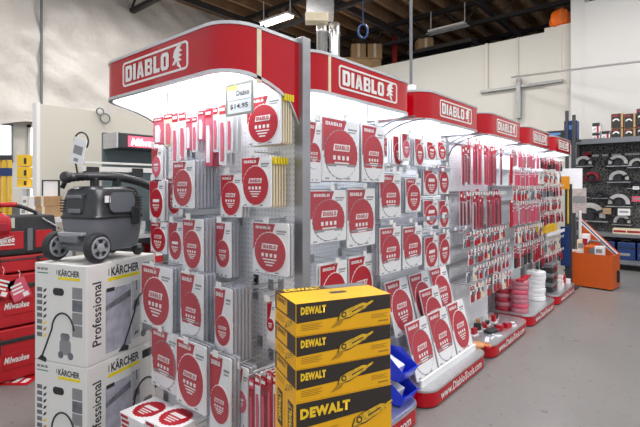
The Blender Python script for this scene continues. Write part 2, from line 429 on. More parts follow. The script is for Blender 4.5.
# things seen under the ceiling, beyond the displays
def dz(px, py, z): return at(px, py, z)
c = at(328, 30, 9.6)
t = thing('vent_duct', 'pair of shiny round duct pipes under square duct, behind red headers', 'duct', (c[0], c[1], 0), TH)
for k, px in ((0, -0.13), (1, 0.14)):
    MB().lathe([(0.115, 0), (0.115, 4.85 - 0.1 * k), (0.125, 4.85), (0.115, 4.9), (0.115, 5.15 - 0.1 * k)], (px, 0, 0), n=18).build('pipe', DUCT, t, smooth=True)
    MB().lathe([(0.125, 4.2), (0.13, 4.22), (0.125, 4.24)], (px, 0, 0), n=18).build('joint_collar', DUCT, t, smooth=True)
MB().box(-0.46, 0.12, -0.25, 0.25, 5.18, 6.4).build('square_duct', DUCT, t, bevel=0.01)
MB().box(-0.48, 0.0, -0.28, 0.0, 5.02, 5.2).build('filter_box', CREAM, t, bevel=0.01)
# rack with cartons behind header
c = at(365, 62, 14.2); zr = c[2]
t = thing('storage_rack', 'timber topped storage rack with red post seen above the headers', 'rack', (c[0], c[1], 0), TH)
for x in (-0.8, 0.35):
    for y in (-0.4, 0.4): MB().box(x - .05, x + .05, y - .05, y + .05, 0, zr - 0.3).build('post', WOOD, t)
for y in (-0.45, -0.15, 0.15, 0.45): MB().box(-0.9, 0.45, y - .06, y + .06, zr - 0.03, zr).build('deck_board', WOOD, t)
for y in (-0.4, 0.4): MB().box(-0.9, 0.45, y - .04, y + .04, zr - 0.3, zr - 0.03).build('beam', WOOD, t)
for px in (358, 374):
    q = at(px, 61, 14.2)
    t2 = thing('carton', 'brown carton on the timber rack, ' + ('left' if px == 358 else 'right') + ' of the pair', 'box', (q[0], q[1], zr), TH, 'cartons on the rack')
    MB().box(-.225, .225, -.25, .25, 0, .5).build('body', BROWN, t2, bevel=.006); MB().box(-.04, .04, -.253, .25, .0, .503).build('tape', CREAM, t2)
q = at(394.5, 60, 14.4)
t2 = thing('rack_post', 'red steel post beside cartons beyond the headers', 'post', (q[0], q[1], 0), TH)
MB().box(-.07, .07, -.06, .06, .05, hz(35, 14.4)).build('column', MRED, t2); MB().box(-.12, .12, -.1, .1, 0, .05).build('foot_plate', MRED, t2)
q = at(424, 51, 13.5)
t2 = thing('carton', 'dark brown carton above the far white partition', 'box', (q[0], q[1], 5.62), TH)
MB().box(-.22, .22, -.25, .25, 0, hz(40, 13.5) - 5.62).build('body', BROWN, t2, bevel=.006); MB().box(-.04, .04, -.253, .25, 0, hz(40, 13.5) - 5.617).build('tape', CREAM, t2)
t2 = thing('mezzanine_shelf', 'dark shelf platform behind far white partition', 'shelf', (q[0], q[1], 0), 0)
MB().box(-.35, 1.6, -.4, .4, 5.52, 5.62).build('deck', DARKBEAM, t2)
for x in (-.25, 1.5): MB().box(x - .05, x + .05, -.05, .05, 0, 5.52).build('post', DARKBEAM, t2)
# hanging hoop of blue cable
q = at(363, 26, 8.5)
t = thing('hanging_cable', 'blue coil of cable dangling from a cord under the ceiling', 'cable', q, TH)
b = MB(); b.tube([(.09 * math.cos(k * math.pi / 8), 0, -.1 + .13 * math.sin(k * math.pi / 8)) for k in range(17)], 0.022, 6, cap=False); b.build('coil', NAVY, t, smooth=True)
MB().cyl((0, 0, .03), (0, 0, 6.5 - q[2]), 0.008, n=5).build('cord', NAVY, t)
# ceiling drop pole at first header
X, Y = -1.72, onX(411, -1.72)[0]
t = thing('drop_pole', 'thin grey pole dropping from ceiling to white box between first two headers', 'pole', (X, Y, 2.25))
MB().cyl((0, 0, 0.1), (0, 0, 4.3), 0.012, n=8).build('pole', GREYPL, t)
MB().box(-.03, .03, -.03, .03, -.05, .1).build('junction_box', CARD, t, bevel=.004)
# orange cloth bag on top of the far wall
X, z = onY(562, 11.3); 
t = thing('orange_bag', 'crumpled orange cloth bag on top of far white wall', 'bag', (X, 11.3, 5.2), TH)
b = MB(); rings = []
for i in range(7):
    v = i / 6; rr = [0.24, .27, .28, .26, .23, .18, .05][i]
    rings.append([(rr * (1 + .14 * math.sin(5 * a + i)) * math.cos(a), .45 * rr * math.sin(a), .40 * v + .02 * math.sin(3 * a)) for a in [2 * math.pi * k / 20 for k in range(20)]])
b.loft(rings); b.build('bag_body', ORANGEF, t, smooth=True)
b = MB()
for x in (-.12, 0.02, .13): b.tube([(x, -.13, .05), (x + .02, -.14, .2), (x + .03, -.09, .36)], .008, 5)
b.build('cord', BROWN, t)
# ------------------------------------------------------------------ red-topped display units
POSTM = mat('satin grey post', (.36, .36, .38), .35, .75, noise=.08, nscale=12)
ZT, ZB, ZW = 2.25, 2.035, 1.84
def devil(sc):
    pts = [(-.38, .06), (-.26, .30), (-.02, .46), (.5, .52), (.2, .34), (.46, .24), (.12, .18), (.42, .04), (.1, .0), (.4, -.16), (.12, -.18), (.34, -.5), (.0, -.34), (-.06, -.12), (-.24, -.28), (-.46, -.26), (-.22, -.04)]
    return [(x * sc, z * sc) for x, z in pts]
def plan(W, D, r, off=0.0, n=6):
    w, d, rr = W / 2 + off, D + off, r + off
    pts = [(-w, 0.0)]
    for k in range(4): pts.append((-w, -(d - rr) * (k + 1) / 4))
    for k in range(1, n + 1):
        t = math.radians(180 + 90 * k / n); pts.append((-w + rr + rr * math.cos(t), -d + rr + rr * math.sin(t)))
    for k in range(n + 1):
        t = math.radians(270 + 90 * k / n); pts.append((w - rr + rr * math.cos(t), -d + rr + rr * math.sin(t)))
    for k in range(4): pts.append((w, -(d - rr) * (3 - k) / 4))
    return pts
ARCH = True
def zbot(y, D):
    if not ARCH: return ZB
    s = max(0.0, min(1.0, (y + D) / D)); return ZW + (ZB - ZW) * math.sqrt(max(0.0, 1 - s * s))
def band(b, W, D, r, o0, o1, zf0, zf1, mi=0):
    A = plan(W, D, r, o0); B = plan(W, D, r, o1); n = len(A); vs = []; fs = []
    for (x, y), (u, v) in zip(A, B):
        vs += [(x, y, zf0(y)), (x, y, zf1(y)), (u, v, zf0(y)), (u, v, zf1(y))]
    for i in range(n - 1):
        a, c = 4 * i, 4 * i + 4
        fs += [(a, c, c + 1, a + 1), (a + 2, a + 3, c + 3, c + 2), (a + 1, c + 1, c + 3, a + 3), (a, a + 2, c + 2, c)]
    fs += [(0, 1, 3, 2), (4 * n - 4, 4 * n - 2, 4 * n - 1, 4 * n - 3)]
    b.add(vs, fs, mi)
def display_unit(loc, rz, W, D, label, base_w, base_d, group, tape=None, arch=True):
    global ARCH
    ARCH = arch
    t = thing('display_unit', label, 'display', loc, rz, group)
    hx = W / 2
    MB().box(-hx + .02, hx - .02, 0, .03, .13, 2.2).build('pegboard_panel', PEG, t)
    for sx in (-1, 1):
        MB().box(sx * hx - .028, sx * hx + .028, -.005, .05, .0, 2.265).build('upright_post', POSTM, t, bevel=.003)
    h = MB(); band(h, W, D, .15, 0, -.012, lambda y: zbot(y, D) + .012, lambda y: ZT - .01)
    h = h.build('header_fascia', RED, t, smooth=True, auto=True)
    b = MB(); band(b, W, D, .15, .004, -.016, lambda y: ZT - .014, lambda y: ZT); band(b, W, D, .15, .004, -.016, lambda y: zbot(y, D), lambda y: zbot(y, D) + .014)
    b.build('metal_trim', ALU, h)
    b = MB(); band(b, W, D, .15, -.016, -.02, lambda y: zbot(y, D) + .004, lambda y: 2.16)
    b.build('white_liner', LINER, h)
    P = plan(W, D, .15, -.018)
    MB().prism([(x, y) for x, y in P], 2.17, 2.2, axis='z').build('canopy_roof', LINER, h)
    MB().box(-hx + .1, hx - .1, -D + .06, -.08, 2.13, 2.165).build('light_diffuser', PANEL, t)
    if not arch:      # clear side brackets with a dark arched edge
        for sx in (-1, 1):
            ed = [(-D + D * k / 10, ZW + (ZB - ZW) * math.sqrt(max(0, 1 - (k / 10) ** 2))) for k in range(11)]
            MB().prism(ed + [(0, ZB)], sx * (hx - .012) - .002, sx * (hx - .012) + .002, axis='x').build('side_bracket', CLEAR, t)
            MB().tube([(sx * (hx - .012), y, z) for y, z in ed], .006, 5).build('bracket_edge', GREYPL, t)
    # logo
    zc = (ZT + ZB) / 2 + .003
    lw, lh = .60, .128
    b = MB(); b.ring(rrect(lw, lh, .022, 4, 0, zc), rrect(lw - .02, lh - .02, .014, 4, 0, zc), -D - .003, -D + .001); b.build('logo_frame', WHITE, h)
    block_text('DIABLO', WHITE, h, -.062, -D - .0025, zc, .415, .082)
    b = MB(); b.prism([(x * .8 + .215, z + zc) for x, z in devil(.112)], -D - .003, -D + .001); b.build('emblem', WHITE, h)
    if tape is not None:
        if tape == 'side': MB().box(hx + .001, hx + .004, -D + .15, -D + .175, 2.0, ZT - .01).build('masking_tape', CREAM, h)
        else: MB().box(-hx + .16, -hx + .18, -D - .004, -D, ZB + .01, ZT - .01).build('masking_tape', CREAM, h)
    # base
    bw = base_w
    def bplan(off): 
        w, d, r = bw / 2 + off, base_d + off, .13 + off; pts = [(-w, .0), (-w, -d + r)]
        for k in range(1, 7):
            a = math.radians(180 + 15 * k); pts.append((-w + r + r * math.cos(a), -d + r + r * math.sin(a)))
        for k in range(7):
            a = math.radians(270 + 15 * k); pts.append((w - r + r * math.cos(a), -d + r + r * math.sin(a)))
        return pts + [(w, 0)]
    bs = MB().prism([(x, y) for x, y in bplan(0)], .012, .115, axis='z').build('base', RED, t)
    MB().prism([(x, y) for x, y in bplan(.003)], .113, .128, axis='z').build('base_trim', ALU, bs)
    MB().prism([(x, y) for x, y in bplan(-.01)], 0, .014, axis='z').build('kick_plate', RUBBER, bs)
    MB().prism([(x, y) for x, y in bplan(-.015)], .126, .131, axis='z').build('base_deck', ALU, bs)
    text('www.DiabloTools.com', WHITE, bs, .0, -base_d - .002, .062, bw - .34, .062, bold=.015)
    return t
UY = [2.195 + 1.22 * k for k in range(5)]
PX = -1.85
names = ['first', 'second', 'third', 'fourth', 'fifth']
display_unit((-2.037, 1.57, 0), 0, 1.165, .42, 'end display with curved red header facing the boxes, price sign hanging inside', 1.0, .42, 'red header saw blade displays', tape='side')
for k in range(5):
    display_unit((PX, UY[k], 0), math.pi / 2, 1.10, .38, f'{names[k]} red header aisle display counting from the yellow cartons', 1.12, .43, 'red header saw blade displays', tape='front' if k == 0 else None, arch=False)

# ------------------------------------------------------------------ saw blade packs
PM = {}
def pk(key, fn):
    if key not in PM: PM[key] = fn()
    return PM[key]
def r5(v): return round(v / .005) * .005
def disc_size(w, h):
    rx, rz_ = w * .455, h * .405
    if rx / rz_ > 1.3: rx = rz_ * 1.3
    if rz_ / rx > 1.28: rz_ = rx * 1.28
    return rx, rz_
def pack_parts(kind, w, h, big):
    """meshes of one pack; origin bottom centre, front at -y, thickness 12 mm"""
    key = (kind, round(w, 3), round(h, 3), big)
    if key in PM: return PM[key]
    P = []; T = .008
    cm = CARD
    P.append(('card', MB().prism(rrect(w, h, .01, 2, 0, h / 2), -T, 0).mesh('card', cm)))
    y = -T
    rx, rz_ = disc_size(w, h); r = rx; cz = h * .425
    sq = lambda pts: [(x, cz + (z - cz) * rz_ / rx) for x, z in pts]
    P.append(('banner', MB().prism([(-w / 2 + .003, h * .46), (-w / 2 + .003, h * .975), (w * .14, h * .975), (w * .06, h * .80), (-w * .1, h * .62), (-w * .3, h * .5)], y - .001, y).mesh('banner', REDP)))
    P.append(('blade_rim', MB().prism(sq(toothed(r, 26, 0, cz, .035)), y - .002, y).mesh('blade_rim', WHITE if kind != 'low' else GINK)))
    ri = r * (.945 if kind != 'low' else .955)
    if kind == 'low':
        seg = [(ri * math.cos(a), cz + ri * math.sin(a)) for a in [math.radians(-28 + 236 * k / 22) for k in range(23)]]
        b = MB().prism(sq(seg), y - .004, y - .002)
        lo = [(ri * math.cos(a), cz + ri * math.sin(a)) for a in [math.radians(208 + 124 * k / 12) for k in range(13)]]
        b2 = MB().prism(sq(lo), y - .0035, y - .002)
        P.append(('disc', b.mesh('disc', REDP))); P.append(('picture', b2.mesh('picture', CARD)))
        b3 = MB().box(-ri * .86, ri * .86, y - .0045, y - .004, cz - ri * .46, cz - ri * .36); P.append(('print_band', b3.mesh('print_band', GINK)))
    else:
        P.append(('disc', MB().prism(sq(circ(ri, 28, 0, cz)), y - .004, y - .002).mesh('disc', {'rose': PINK}.get(kind, REDP))))
    P.append(('plate', MB().prism([(-r * .5, cz + r * .12), (-r * .44, cz + r * .36), (r * .5, cz + r * .36), (r * .44, cz + r * .12)], y - .0052, y - .004).mesh('plate', WHITE)))
    b = MB(); rr = random.Random(int(w * 1000 + h * 77))
    for k in range(4): b.box(-r * .5 + k * r * .26, -r * .36 + k * r * .26, y - .005, y - .004, cz - r * .2, cz - r * .05)
    for k in range(3): b.box(-r * (.42 - .1 * k), r * (.42 - .12 * k), y - .005, y - .004, cz - r * (.33 + .12 * k), cz - r * (.28 + .12 * k))
    b.box(w * .14, w * .46, y - .001, y, h * .90, h * .95)
    P.append(('print', b.mesh('print', WHITE)))
    b = MB()
    b.box(w * .18, w * .44, y - .0011, y, h * .83, h * .86); b.box(w * .18, w * .40, y - .0011, y, h * .79, h * .81)
    for k in range(3): b.box(-w * .42 + k * w * .28, -w * .32 + k * w * .28, y - .0011, y, h * .025, h * .05)
    P.append(('fine_print', b.mesh('fine_print', GINK)))
    PM[key] = P
    return P
def clam_mesh(w, h, d):
    return pk(('clam', round(w, 3), round(h, 3), d), lambda: MB().prism(rrect(w + .014, h + .014, .014, 3, 0, h / 2), -d, .003).mesh('clamshell', CLEAR))
def back_mesh(w, h, kind):
    return pk(('back', round(w, 3), round(h, 3), kind), lambda: MB().prism(rrect(w, h, .01, 2, 0, h / 2), -.008, 0).mesh('card', CREAM if kind == 'cream' else CARD))
def bclam_mesh(w, h, d):
    return pk(('bclam', round(w, 3), round(h, 3), d), lambda: MB().prism(rrect(w + .012, h + .012, .012, 3, 0, h / 2), -d, .002).mesh('clamshell', CLEAR2))
def blade_pack(loc, rz, w, h, kind, clam, label, group, big=True, tilt=0.0):
    t = thing('saw_blade_pack', label, 'blade pack', loc, rz, group)
    if tilt: t.rotation_euler = (tilt, 0, rz)
    for n, me in pack_parts(kind, w, h, big): link(n, me, t)
    if big:
        r, _ = disc_size(w, h); cz = h * .425
        block_text('DIABLO', REDP, t, 0, -.0138, cz + r * .24, r * .8, r * .16)
        block_text('DIABLO', WHITE, t, -w * .2, -.0095, h * .90, w * .42, h * .055)
    if clam: link('clamshell', clam_mesh(w, h, .022), t)
    return t
def back_pack(loc, rz, w, h, kind, clam, label, group):
    t = thing('saw_blade_pack', label, 'blade pack', loc, rz, group)
    link('card', back_mesh(w, h, kind), t)
    if clam: link('clamshell', bclam_mesh(w, h, .018), t)
    if kind == 'cream': link('price_sticker', pk(('yst', round(w, 3), round(h, 3)), lambda: MB().box(w * .30, w * .56, -.0095, .0008, h * .84, h * .97).mesh('price_sticker', YELTAG)), t)
    return t
hook_cache = {}
def hook(loc, rz, L, label, group, tagc=True):
    """loc = point on the panel; local -y points out"""
    t = thing('peg_hook', label, 'hook', loc, rz, group)
    def mk():
        b = MB(); b.tube([(0, 0.0, 0), (0, -L, 0), (0, -L - .012, .014)], .0026, 5); b.tube([(0, 0, .03), (0, -L - .01, .03)], .0026, 5); b.box(-.018, .018, -.006, 0, -.012, .042)
        return b.mesh('wire', STEEL)
    link('wire', pk(('hook', round(L, 2)), mk), t)
    if tagc:
        link('price_tag', pk(('ptag', round(L, 2)), lambda: MB().box(-.018, .018, -L - .016, -L - .013, .012, .042).mesh('price_tag', WHITE)), t)
    return t

SIDE = {'E': 'end display'}
def place(bay, row, items, plane, default_front, bayname):
    """items: (x0,y0,x1,y1, kind, clam, count, pitch, front) boxes in photo pixels, left to right"""
    for i, it in enumerate(items):
        x0, y0, x1, y1, kind, clam, cnt, pitch, front = it
        f = front or default_front
        if plane == 'Y':
            a, za = onY(x0, f); c, zc = onY(x1, f); panel = 1.57; rz = 0
        else:
            a, za = onX(x0, f); c, zc = onX(x1, f); panel = PX; rz = math.pi / 2
        w = r5(abs(c - a)); zm = (za + zc) / 2; zl = hz(y1, zm); zh = hz(y0, zm); h = r5(zh - zl); m = (a + c) / 2
        big = (x1 - x0) >= 15
        def P(depth): return (m, f + depth, zl) if plane == 'Y' else (f - depth, m, zl)
        num = (f'{ORD[i]} from left, ' if len(items) > 1 else '') + f'{row} row, {bayname}'
        what = {'cream': 'cream backed saw blade pack', 'low': 'picture strip saw blade pack', 'rose': 'rose coloured saw blade pack', 'red': 'red disc saw blade pack'}[kind]
        if clam: what = what.replace('pack', 'clamshell pack', 1)
        if kind == 'strip':
            pass
        blade_pack(P(0), rz, w, h, kind, clam, f'{what}, {num}', f'saw blade packs, {row} row, {bayname}', big)
        for k in range(1, cnt):
            back_pack(P(k * pitch), rz, w, h, kind, clam, f'saw blade pack {ORD[k - 1]} behind the front, {num}', f'packs behind: {num}')
        L = abs(panel - f) + .02
        hl = (m, panel, zh - .012) if plane == 'Y' else (panel, m, zh - .012)
        hook(hl, rz, max(.05, L), f'steel peg hook with price tag, {num}', f'peg hooks, {row} row, {bayname}')
def strips(row, items, plane, default_front, bayname, colours=None):
    for i, it in enumerate(items):
        x0, y0, x1, y1, col, front = it; f = front or default_front
        if plane == 'Y': a, za = onY(x0, f); c, zc = onY(x1, f); panel = 1.57; rz = 0
        else: a, za = onX(x0, f); c, zc = onX(x1, f); panel = PX; rz = math.pi / 2
        w = r5(abs(c - a)); zm = (za + zc) / 2; zl = hz(y1, zm); zh = hz(y0, zm); h = r5(zh - zl); m = (a + c) / 2
        loc = (m, f, zl) if plane == 'Y' else (f, m, zl)
        num = f'{ORD[i]} from left, {row} row, {bayname}'
        t = thing('narrow_blade_pack', f'narrow {col} jigsaw blade pack, {num}', 'blade pack', loc, rz, f'narrow blade packs, {row} row, {bayname}')
        cm = {'white': CARD, 'rose': PINK, 'red': REDP, 'cream': CREAM, 'dark red': REDD}[col]
        link('card', pk(('sc', w, h, col), lambda: MB().prism(rrect(w, h, .006, 2, 0, h / 2), -.006, 0).mesh('card', cm)), t)
        link('hang_tab', pk(('sh', w, h, col), lambda: MB().box(-w / 2 + .002, w / 2 - .002, -.008, -.006, h * .84, h * .985).mesh('hang_tab', REDP if col != 'red' else PINK)), t)
        link('blade', pk(('sb', w, h), lambda: MB().prism([(-w * .22, h * .06), (w * .2, h * .06), (w * .26, h * .5), (w * .1, h * .7), (-w * .22, h * .7)], -.011, -.006).mesh('blade', PINK if col != 'rose' else CARD)), t)
        link('print', pk(('sp', w, h), lambda: MB().box(-w * .35, w * .35, -.009, -.008, h * .89, h * .94).mesh('print', WHITE)), t)
        link('blister', pk(('sbl', w, h), lambda: MB().box(-w * .4, w * .4, -.018, -.006, h * .03, h * .8).mesh('blister', CLEAR)), t)
        back = .03
        for k in range(2):
            loc2 = (m, f + back * (k + 1), zl) if plane == 'Y' else (f - back * (k + 1), m, zl)
            t = thing('narrow_blade_pack', f'narrow jigsaw blade pack {ORD[k]} behind front, {num}', 'blade pack', loc2, rz, f'narrow packs behind: {num}')
            link('card', pk(('sc', w, h, col), None), t); link('blister', pk(('sbl', w, h), None), t)
        L = abs(panel - f) + .02; hl = (m, panel, zh - .01) if plane == 'Y' else (panel, m, zh - .01)
        hook(hl, rz, L, f'steel peg hook with narrow packs, {num}', f'peg hooks, {row} row, {bayname}', False)

ED = 'end display'
strips('top', [(154, 118, 164, 144, 'rose', None), (165, 114, 174, 146, 'cream', None), (173, 113, 179, 172, 'white', None), (180, 112, 187, 166, 'white', None), (187, 118, 192, 150, 'rose', None),
    (193, 117, 198, 152, 'white', None), (199, 111, 205, 141, 'rose', None), (206, 108, 213, 166, 'rose', None), (214, 107, 219, 152, 'white', None), (220, 105, 227, 165, 'white', None), (228, 108, 233, 153, 'white', None)], 'Y', 1.42, ED)
place('E', 'top right', [(248, 95, 282, 145, 'cream', False, 5, .016, 1.46)], 'Y', 1.4, ED)
place('E', 'upper middle', [(153, 148, 163, 181, 'rose', False, 2, .02, 1.40)], 'Y', 1.4, ED)
place('E', 'second', [(151, 180, 165, 221, 'red', False, 2, .02, 1.40), (168, 178, 184, 215, 'red', False, 2, .02, 1.46), (174, 161, 195, 208, 'red', True, 7, .022, 1.36), (222, 174, 243, 217, 'red', False, 3, .02, 1.47), (243, 156, 272, 207, 'cream', False, 6, .018, 1.44)], 'Y', 1.4, ED)
place('E', 'third', [(152, 222, 168, 253, 'red', False, 2, .02, 1.40), (170, 222, 184, 263, 'red', True, 3, .02, 1.40), (184, 219, 204, 272, 'red', True, 5, .022, 1.38), (217, 222, 232, 277, 'red', True, 3, .02, 1.46), (254, 223, 290, 274, 'red', True, 2, .02, 1.49)], 'Y', 1.4, ED)
place('E', 'fourth', [(143, 266, 173, 327, 'red', True, 3, .022, 1.33), (182, 273, 204, 344, 'low', True, 4, .022, 1.34), (216, 287, 233, 362, 'red', True, 6, .022, 1.36), (268, 300, 276, 342, 'red', False, 1, .02, 1.5)], 'Y', 1.35, ED)
place('E', 'fifth', [(153, 330, 179, 389, 'low', True, 3, .022, 1.34), (178, 342, 207, 408, 'red', True, 3, .022, 1.30), (211, 355, 232, 440, 'red', True, 3, .022, 1.32), (236, 366, 249, 426, 'rose', True, 3, .022, 1.38)], 'Y', 1.33, ED)
strips('bottom right', [(250, 378, 255, 440, 'red', None), (256, 374, 261, 440, 'white', None), (262, 376, 267, 440, 'dark red', None), (268, 371, 273, 440, 'red', None), (274, 374, 279, 440, 'white', None)], 'Y', 1.38, ED)
# bare hooks on the end display
for i, (px, py, L) in enumerate(((247, 283, .16), (262, 288, .15), (272, 288, .15), (247, 297, .10))):
    X, z = onY(px + 8, 1.56); hook((X, 1.57, hz(py, z)), 0, L, f'bare steel peg hook beside the yellow cartons, {ORD[i]} of four', 'bare peg hooks', False)

A1, B1 = 'first aisle display', 'second aisle display'
place('A', 'top', [(305, 121, 320, 182, 'low', True, 2, .022, None), (320.5, 119, 358, 181, 'low', True, 3, .022, None), (361, 126, 383, 182, 'low', True, 3, .022, None)], 'X', -1.60, A1)
place('A', 'middle', [(309, 190, 345, 242, 'low', True, 3, .022, None), (346, 188, 374, 246, 'low', True, 3, .022, None)], 'X', -1.64, A1)
place('A', 'bottom', [(319, 262, 346, 318, 'red', False, 2, .02, None), (348, 255, 372, 310, 'red', False, 2, .02, None)], 'X', -1.68, A1)
place('B', 'top', [(382, 138, 389, 157, 'red', False, 1, .02, -1.7), (392, 136, 402, 167, 'red', False, 3, .02, None), (401, 134, 409, 161, 'rose', False, 2, .02, -1.57), (414, 139, 423, 166, 'red', True, 3, .02, None), (426, 142, 435, 160, 'red', False, 2, .02, None), (437, 142, 445, 160, 'red', False, 2, .02, None)], 'X', -1.62, B1)
place('B', 'upper', [(379, 174, 400, 218, 'low', True, 3, .022, None), (405, 178, 420, 212, 'red', True, 4, .022, None), (423, 168, 437, 195, 'red', True, 3, .022, None), (438, 166, 448, 194, 'red', True, 3, .022, None)], 'X', -1.62, B1)
place('B', 'middle', [(423, 200, 437, 226, 'red', True, 3, .022, None), (438, 200, 448, 228, 'red', True, 3, .022, None)], 'X', -1.62, B1)
place('B', 'lower', [(379, 227, 400, 273, 'low', True, 3, .022, None), (402, 226, 421, 267, 'low', True, 3, .022, None), (424, 236, 437, 268, 'red', True, 3, .022, None), (438, 233, 449, 265, 'red', True, 3, .022, None)], 'X', -1.62, B1)
# clear price rails across the second display
for i, (xa, ya, xb, yb) in enumerate(((376, 172, 450, 165), (380, 222, 450, 217), (424, 232, 470, 228), (376, 169, 402, 168))):
    Ya, za = onX(xa, -1.60); Yb, zb = onX(xb, -1.60); h0 = (hz(ya, za) + hz(yb, zb)) / 2
    t = thing('price_rail', f'clear horizontal price rail across the second aisle display, {ORD[i]} of four', 'rail', (-1.60, Ya, h0), math.pi / 2, 'clear price rails')
    MB().box(0, Yb - Ya, -.006, 0, -.016, .016).build('rail', CLEAR2, t)
    for k in range(4): MB().box((Yb - Ya) * (.1 + .25 * k), (Yb - Ya) * (.1 + .25 * k) + .04, -.009, -.006, -.014, .014).build('price_tag', WHITE, t)
    for k in (0.05, .95): MB().cyl(((Yb - Ya) * k, 0, 0), ((Yb - Ya) * k, .25, 0), .004, n=5).build('arm', STEEL, t)

# blade packs leaning on the base of the second display
lean = [('back', -1.70, .45, [3.03, 3.39, 3.75]), ('middle', -1.62, .331, [3.42]), ('front', -1.54, .165, [3.05, 3.40, 3.75])]
t = thing('stepped_rack', 'grey stepped tray holding leaning blade packs on second aisle display', 'rack', (PX, 3.40, .131), math.pi / 2)
MB().prism([(-.02, 0), (-.33, 0), (-.33, .03), (-.275, .03), (-.245, .195), (-.165, .195), (-.155, .315), (-.02, .315)], -.5, .5, axis='x').build('tray', ALU, t)
MB().box(-.5, .5, -.345, -.33, 0, .05).build('front_lip', CARD, t)
for rn, X, zl, ys in lean:
    for i, y in enumerate(ys):
        blade_pack((X, y, zl), math.pi / 2, .325, .405, 'low' if (rn, i) in (('front', 0), ('front', 1)) else 'red', True, f'large red saw blade clamshell pack leaning in the {rn} tier' + (f', {ORD[i]} from left' if len(ys) > 1 else ''), 'leaning saw blade packs', True, tilt=-.25)
CLEARG = mat('grey clear sleeve', (.45, .47, .52), .2, noise=.1)
ROSEG = mat('dusty rose shrink wrap', (.48, .17, .21), .35, noise=.2)
# ------------------------------------------------------------------ small goods in the third, fourth and fifth displays
def small_pack_mesh(kind, w, h, var=0):
    PC = [REDP, REDD, REDP, CREAM, GREYPL][var % 5]
    def mk():
        b = MB(); b.box(-w / 2, w / 2, -.004, 0, 0, h, 0)
        b.box(-w / 2, w / 2, -.005, -.004, h * .76, h, 1)
        b.box(-w * .2, w * .2, -.006, -.005, h * .86, h * .93, 2)
        if kind == 'bit':
            b.box(-w * .36, w * .36, -.014, -.004, h * .05, h * .5, 1); b.cyl((0, -.012, h * .4), (0, -.012, h * .7), w * .1, w * .1, 8, 3)
        elif kind == 'long':
            b.prism([(-w * .3, h * .04), (w * .3, h * .04), (w * .3, h * .62), (w * .1, h * .74), (-w * .3, h * .74)], -.009, -.004, 1)
            b.box(-w * .38, w * .38, -.016, -.009, h * .03, h * .76, 4)
        elif kind == 'dark':
            b.box(-w * .4, w * .4, -.02, -.004, h * .06, h * .5, 3); b.box(-w * .4, w * .4, -.014, -.004, h * .52, h * .72, 1)
        elif kind == 'rosebag':
            b.box(-w * .4, w * .4, -.02, -.004, h * .05, h * .7, 1)
        return b.mesh('small_pack', {'bit': [CARD, PC, WHITE, GREYPL, CLEAR], 'long': [[CARD, PINK, CARD, CLEARG, PINK][var % 5], [REDD, REDP][var % 2], WHITE, GREYPL, CLEAR], 'dark': [CARD, REDD, WHITE, [INK, REDD, GREYPL][var % 3], CLEAR], 'rosebag': [CARD, [PINK, ROSEG][var % 2], WHITE, GREYPL, CLEAR]}[kind])
    return pk(('small', kind, round(w, 3), round(h, 3), var), mk)
def small_row(k, rowname, ztop, h, w, n, kind, X=-1.66, y0=-.60, y1=.54, cat='blade pack', jit=.012, name='hanging_pack', what=None):
    bay = f'{names[k]} aisle display'
    what = what or {'bit': 'small white red bit pack', 'long': 'long narrow red blade pack', 'dark': 'small dark red accessory pack', 'rosebag': 'rose coloured accessory pack'}[kind]
    for i in range(n):
        y = UY[k] + y0 + (y1 - y0) * (i + .5) / n
        o = link(name, small_pack_mesh(kind, w * random.choice((.9, 1, 1.06)), h * random.choice((.88, 1, 1.08)), random.randrange(5)), None, (X + random.uniform(-jit, jit) * 2, y, ztop - h + random.uniform(-jit, jit)), math.pi / 2)
        tag(o, f'{what}, {ORD[i]} from left, {rowname} row, {bay}', cat, f'{rowname} row packs, {bay}')
    t = thing('hook_rail', f'white hook rail with price strip in the {rowname} row of the {bay}', 'rail', (PX, UY[k], ztop), math.pi / 2, f'hook rails, {bay}')
    MB().box(y0, y1, -.03, 0, -.01, .02).build('rail', STEEL, t)
    hm = pk(('rh', round(abs(PX - X), 3)), lambda: MB().tube([(0, 0, 0), (0, -abs(PX - X) - .04, 0)], .003, 4).mesh('hook', STEEL))
    tm = pk(('rt', round(abs(PX - X), 3)), lambda: MB().box(-.014, .014, -abs(PX - X) - .043, -abs(PX - X) - .04, -.02, .016).mesh('price_tag', WHITE))
    for i in range(n):
        x = y0 + (y1 - y0) * (i + .5) / n
        link('hook', hm, t, (x, 0, -.004)); link('price_tag', tm, t, (x, 0, 0))
small_row(2, 'top', 2.00, .42, .072, 16, 'long', -1.70)
small_row(2, 'second', 1.50, .36, .072, 16, 'long', -1.69)
small_row(2, 'third', 1.13, .135, .076, 14, 'bit', -1.66)
small_row(2, 'fourth', .97, .135, .076, 14, 'bit', -1.65)
small_row(2, 'fifth', .81, .135, .076, 14, 'bit', -1.63)
small_row(2, 'sixth', .65, .17, .09, 12, 'bit', -1.62)
small_row(3, 'top', 1.98, .19, .08, 13, 'rosebag', -1.64)
small_row(3, 'second', 1.76, .19, .08, 13, 'rosebag', -1.64)
small_row(3, 'third', 1.56, .16, .08, 13, 'bit', -1.60)
small_row(3, 'fourth', 1.38, .27, .08, 13, 'rosebag', -1.62)
small_row(3, 'fifth', 1.09, .18, .08, 13, 'bit', -1.60)
small_row(3, 'sixth', .89, .26, .088, 12, 'dark', -1.60)
for i, z in enumerate((1.97, 1.78, 1.59, 1.40, 1.21, .83, .64)):
    small_row(4, ['top', 'second', 'third', 'fourth', 'fifth', 'sixth', 'seventh'][i], z, .17, .082, 13, 'dark' if i % 2 == 0 else 'bit', -1.62)
